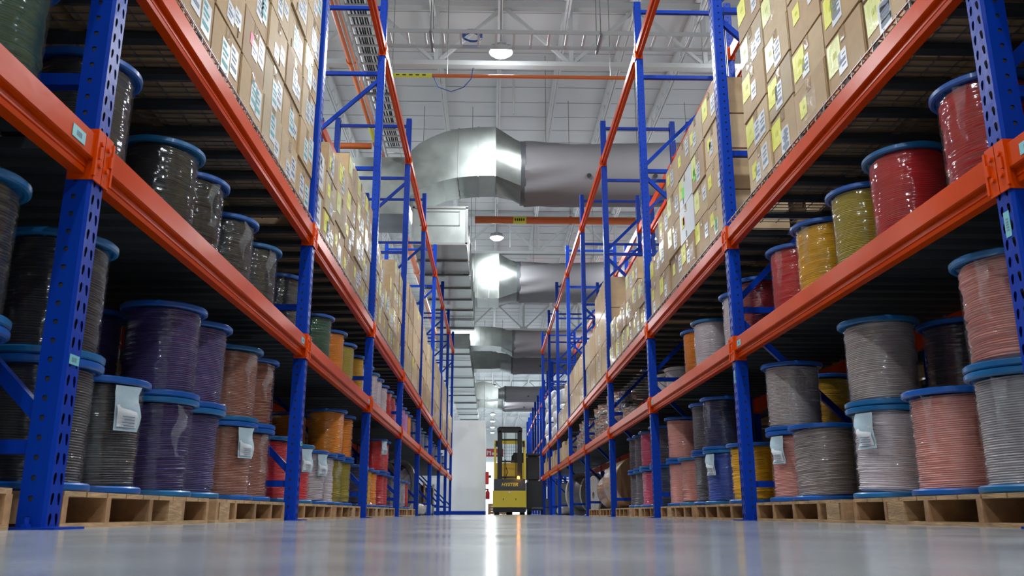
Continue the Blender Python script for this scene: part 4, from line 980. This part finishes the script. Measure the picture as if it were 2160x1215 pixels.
for x in (-0.40, 0.44):
    b = B(); b.box(x-0.03, x+0.03, 0.55, 0.62, 0.95, 2.06); b.box(x-0.028, x+0.028, 1.1, 1.16, 0.95, 2.06); ob('guard_post', b.mesh('guard_post', M['fyel']), guard)
b = B(); b.box(-0.43, 0.47, 0.55, 1.16, 2.0, 2.03); b.box(-0.43, 0.47, 0.54, 0.60, 1.95, 2.06); ob('guard_roof', b.mesh('guard_roof', M['fyel']), guard)
b = B()
for x in [-0.33+0.066*q for q in range(11)]: b.box(x-0.004, x+0.004, 0.56, 0.566, 1.45, 1.95)
for q in range(6): b.box(-0.40, 0.40, 0.562, 0.568, 1.50+q*0.09, 1.505+q*0.09)
ob('mesh_screen', b.mesh('mesh_screen', M['black']), guard)
b = B(); b.box(-0.42, 0.42, 0.66, 0.74, 0.955, 1.43); ob('operator_panel', b.mesh('operator_panel', M['fyel'], bevel=0.01), t)
b = B(); b.tube([(0.08, 0.8, 1.40), (0.10, 0.82, 1.62), (0.16, 0.84, 1.70), (0.30, 0.84, 1.70)], 0.03, 10); b.box(0.12, 0.42, 0.80, 0.9, 1.42, 1.72); ob('seat_back', b.mesh('seat_back', M['black'], bevel=0.01), t)
bc = B(); bc.lathe([(0.0, 0.0), (0.036, 0.0), (0.036, 0.055), (0.022, 0.075), (0.0, 0.078)], 20); ob('beacon_lamp', bc.mesh('beacon_lamp', M['beacon']), t, (0.245, 0.06, 0.958))
bl_ = bpy.data.lights.new('beacon_glow', 'POINT'); bl_.energy = 2.0; bl_.color = (1.0, 0.4, 0.05); bl_.shadow_soft_size = 0.04; ob('beacon_glow', bl_, t, (0.245, -0.05, 1.01))
for x in (-0.36, 0.40):
    b = B(); b.tube([(x, 0.36, 1.94), (x, 0.36, 2.02)], 0.035, 12); b.box(x-0.035, x+0.035, 0.33, 0.40, 1.86, 1.96); ob('work_light', b.mesh('work_light', M['black']), t)
t = thing('lift_truck', 'black lift truck parked behind and right of the yellow one', 'lift truck', (1.28, 25.3, 0))
b = B(); b.box(-0.24, 0.32, 0.0, 1.3, 0.12, 0.95); ob('truck_body', b.mesh('truck_body', M['black'], bevel=0.04), t)
b = B(); b.box(-0.24, 0.16, 0.15, 0.9, 0.952, 1.68); ob('cab', b.mesh('cab', M['black'], bevel=0.05), t)
b = B(); b.box(-0.30, 0.18, 0.05, 1.0, 1.682, 1.74); b.box(-0.62, -0.24, 0.3, 0.36, 1.69, 1.74); b.box(-0.62, -0.58, 0.3, 0.36, 1.3, 1.72); ob('cab_roof', b.mesh('cab_roof', M['black'], bevel=0.01), t)
for x in (-0.16, 0.24):
    b = B(); b.tube([(x-0.05, 0.3, 0.12), (x+0.06, 0.3, 0.12)], 0.12, 24); ob('rear_wheel', b.mesh('rear_wheel', M['black']), t)
b = B(); b.box(0.26, 0.40, -0.05, 0.12, 0.0, 0.45); b.box(-0.1, 0.28, -0.06, 0.0, 0.15, 0.22); ob('outrigger', b.mesh('outrigger', M['dgrey'], bevel=0.01), t)
# red cabinets on the side of the partition, red sign, pallets far behind
t = thing('fire_hose_box', 'red fire box fixed to the end of the white wall', 'fire box', (-0.16, 26.0, 0.88))
b = B(); b.box(0, 0.10, 0, 0.3, 0, 0.36); ob('box_body', b.mesh('box_body', M['red'], bevel=0.01), t)
b = B(); b.box(0.10, 0.17, 0.10, 0.2, 0.19, 0.26); ob('valve', b.mesh('valve', M['black']), t)
t = thing('fire_extinguisher', 'dark extinguisher hanging below the red fire box', 'extinguisher', (-0.09, 26.3, 0.45))
b = B(); b.lathe([(0, 0), (0.05, 0.0), (0.06, 0.02), (0.06, 0.2), (0.03, 0.25), (0.015, 0.27), (0, 0.27)], 20); ob('bottle', b.mesh('bottle', M['red']), t)
b = B(); b.box(-0.07, 0.03, -0.02, 0.02, 0.27, 0.30); ob('handle', b.mesh('handle', M['black']), t)
t = thing('hanging_sign', 'red sign with white symbols hanging beyond the white wall', 'sign', (0.15, 42.0, 2.70))
b = B(); b.box(-0.55, 0.45, 0, 0.03, 0, 0.38); ob('sign_board', b.mesh('sign_board', M['red']), t)
b = B()
for x0, x1, z0, z1 in ((-0.34, -0.30, 0.08, 0.28), (-0.30, -0.2, 0.20, 0.25), (-0.2, -0.15, 0.06, 0.27), (-0.1, 0.0, 0.07, 0.2), (0.04, 0.08, 0.05, 0.28), (0.1, 0.2, 0.1, 0.16), (-0.5, -0.4, 0.07, 0.27)): b.box(x0, x1, -0.006, 0.0, z0, z1)
ob('sign_symbols', b.mesh('sign_symbols', M['label']), t)
b = B()
for x in (-0.5, 0.4): b.tube([(x, 0.015, 0.38), (x, 0.015, 6.8)], 0.008, 6)
ob('sign_cable', b.mesh('sign_cable', M['galvd']), t)
for i in range(5):
    pallet(-0.5, 30.0+0.0, i*PH*1.0+0.0, 1, 'wooden pallet in the far stack beyond the white wall, %s from the floor' % ordn(i), 'far stack of pallets', blocks=()) if False else None
for i in range(4):
    pallet(-0.1, 34.0, i*(PH+0.001), 1, 'wooden pallet in the far stack left of the truck, %s from the floor' % ordn(i), 'far stack of pallets', blocks=())
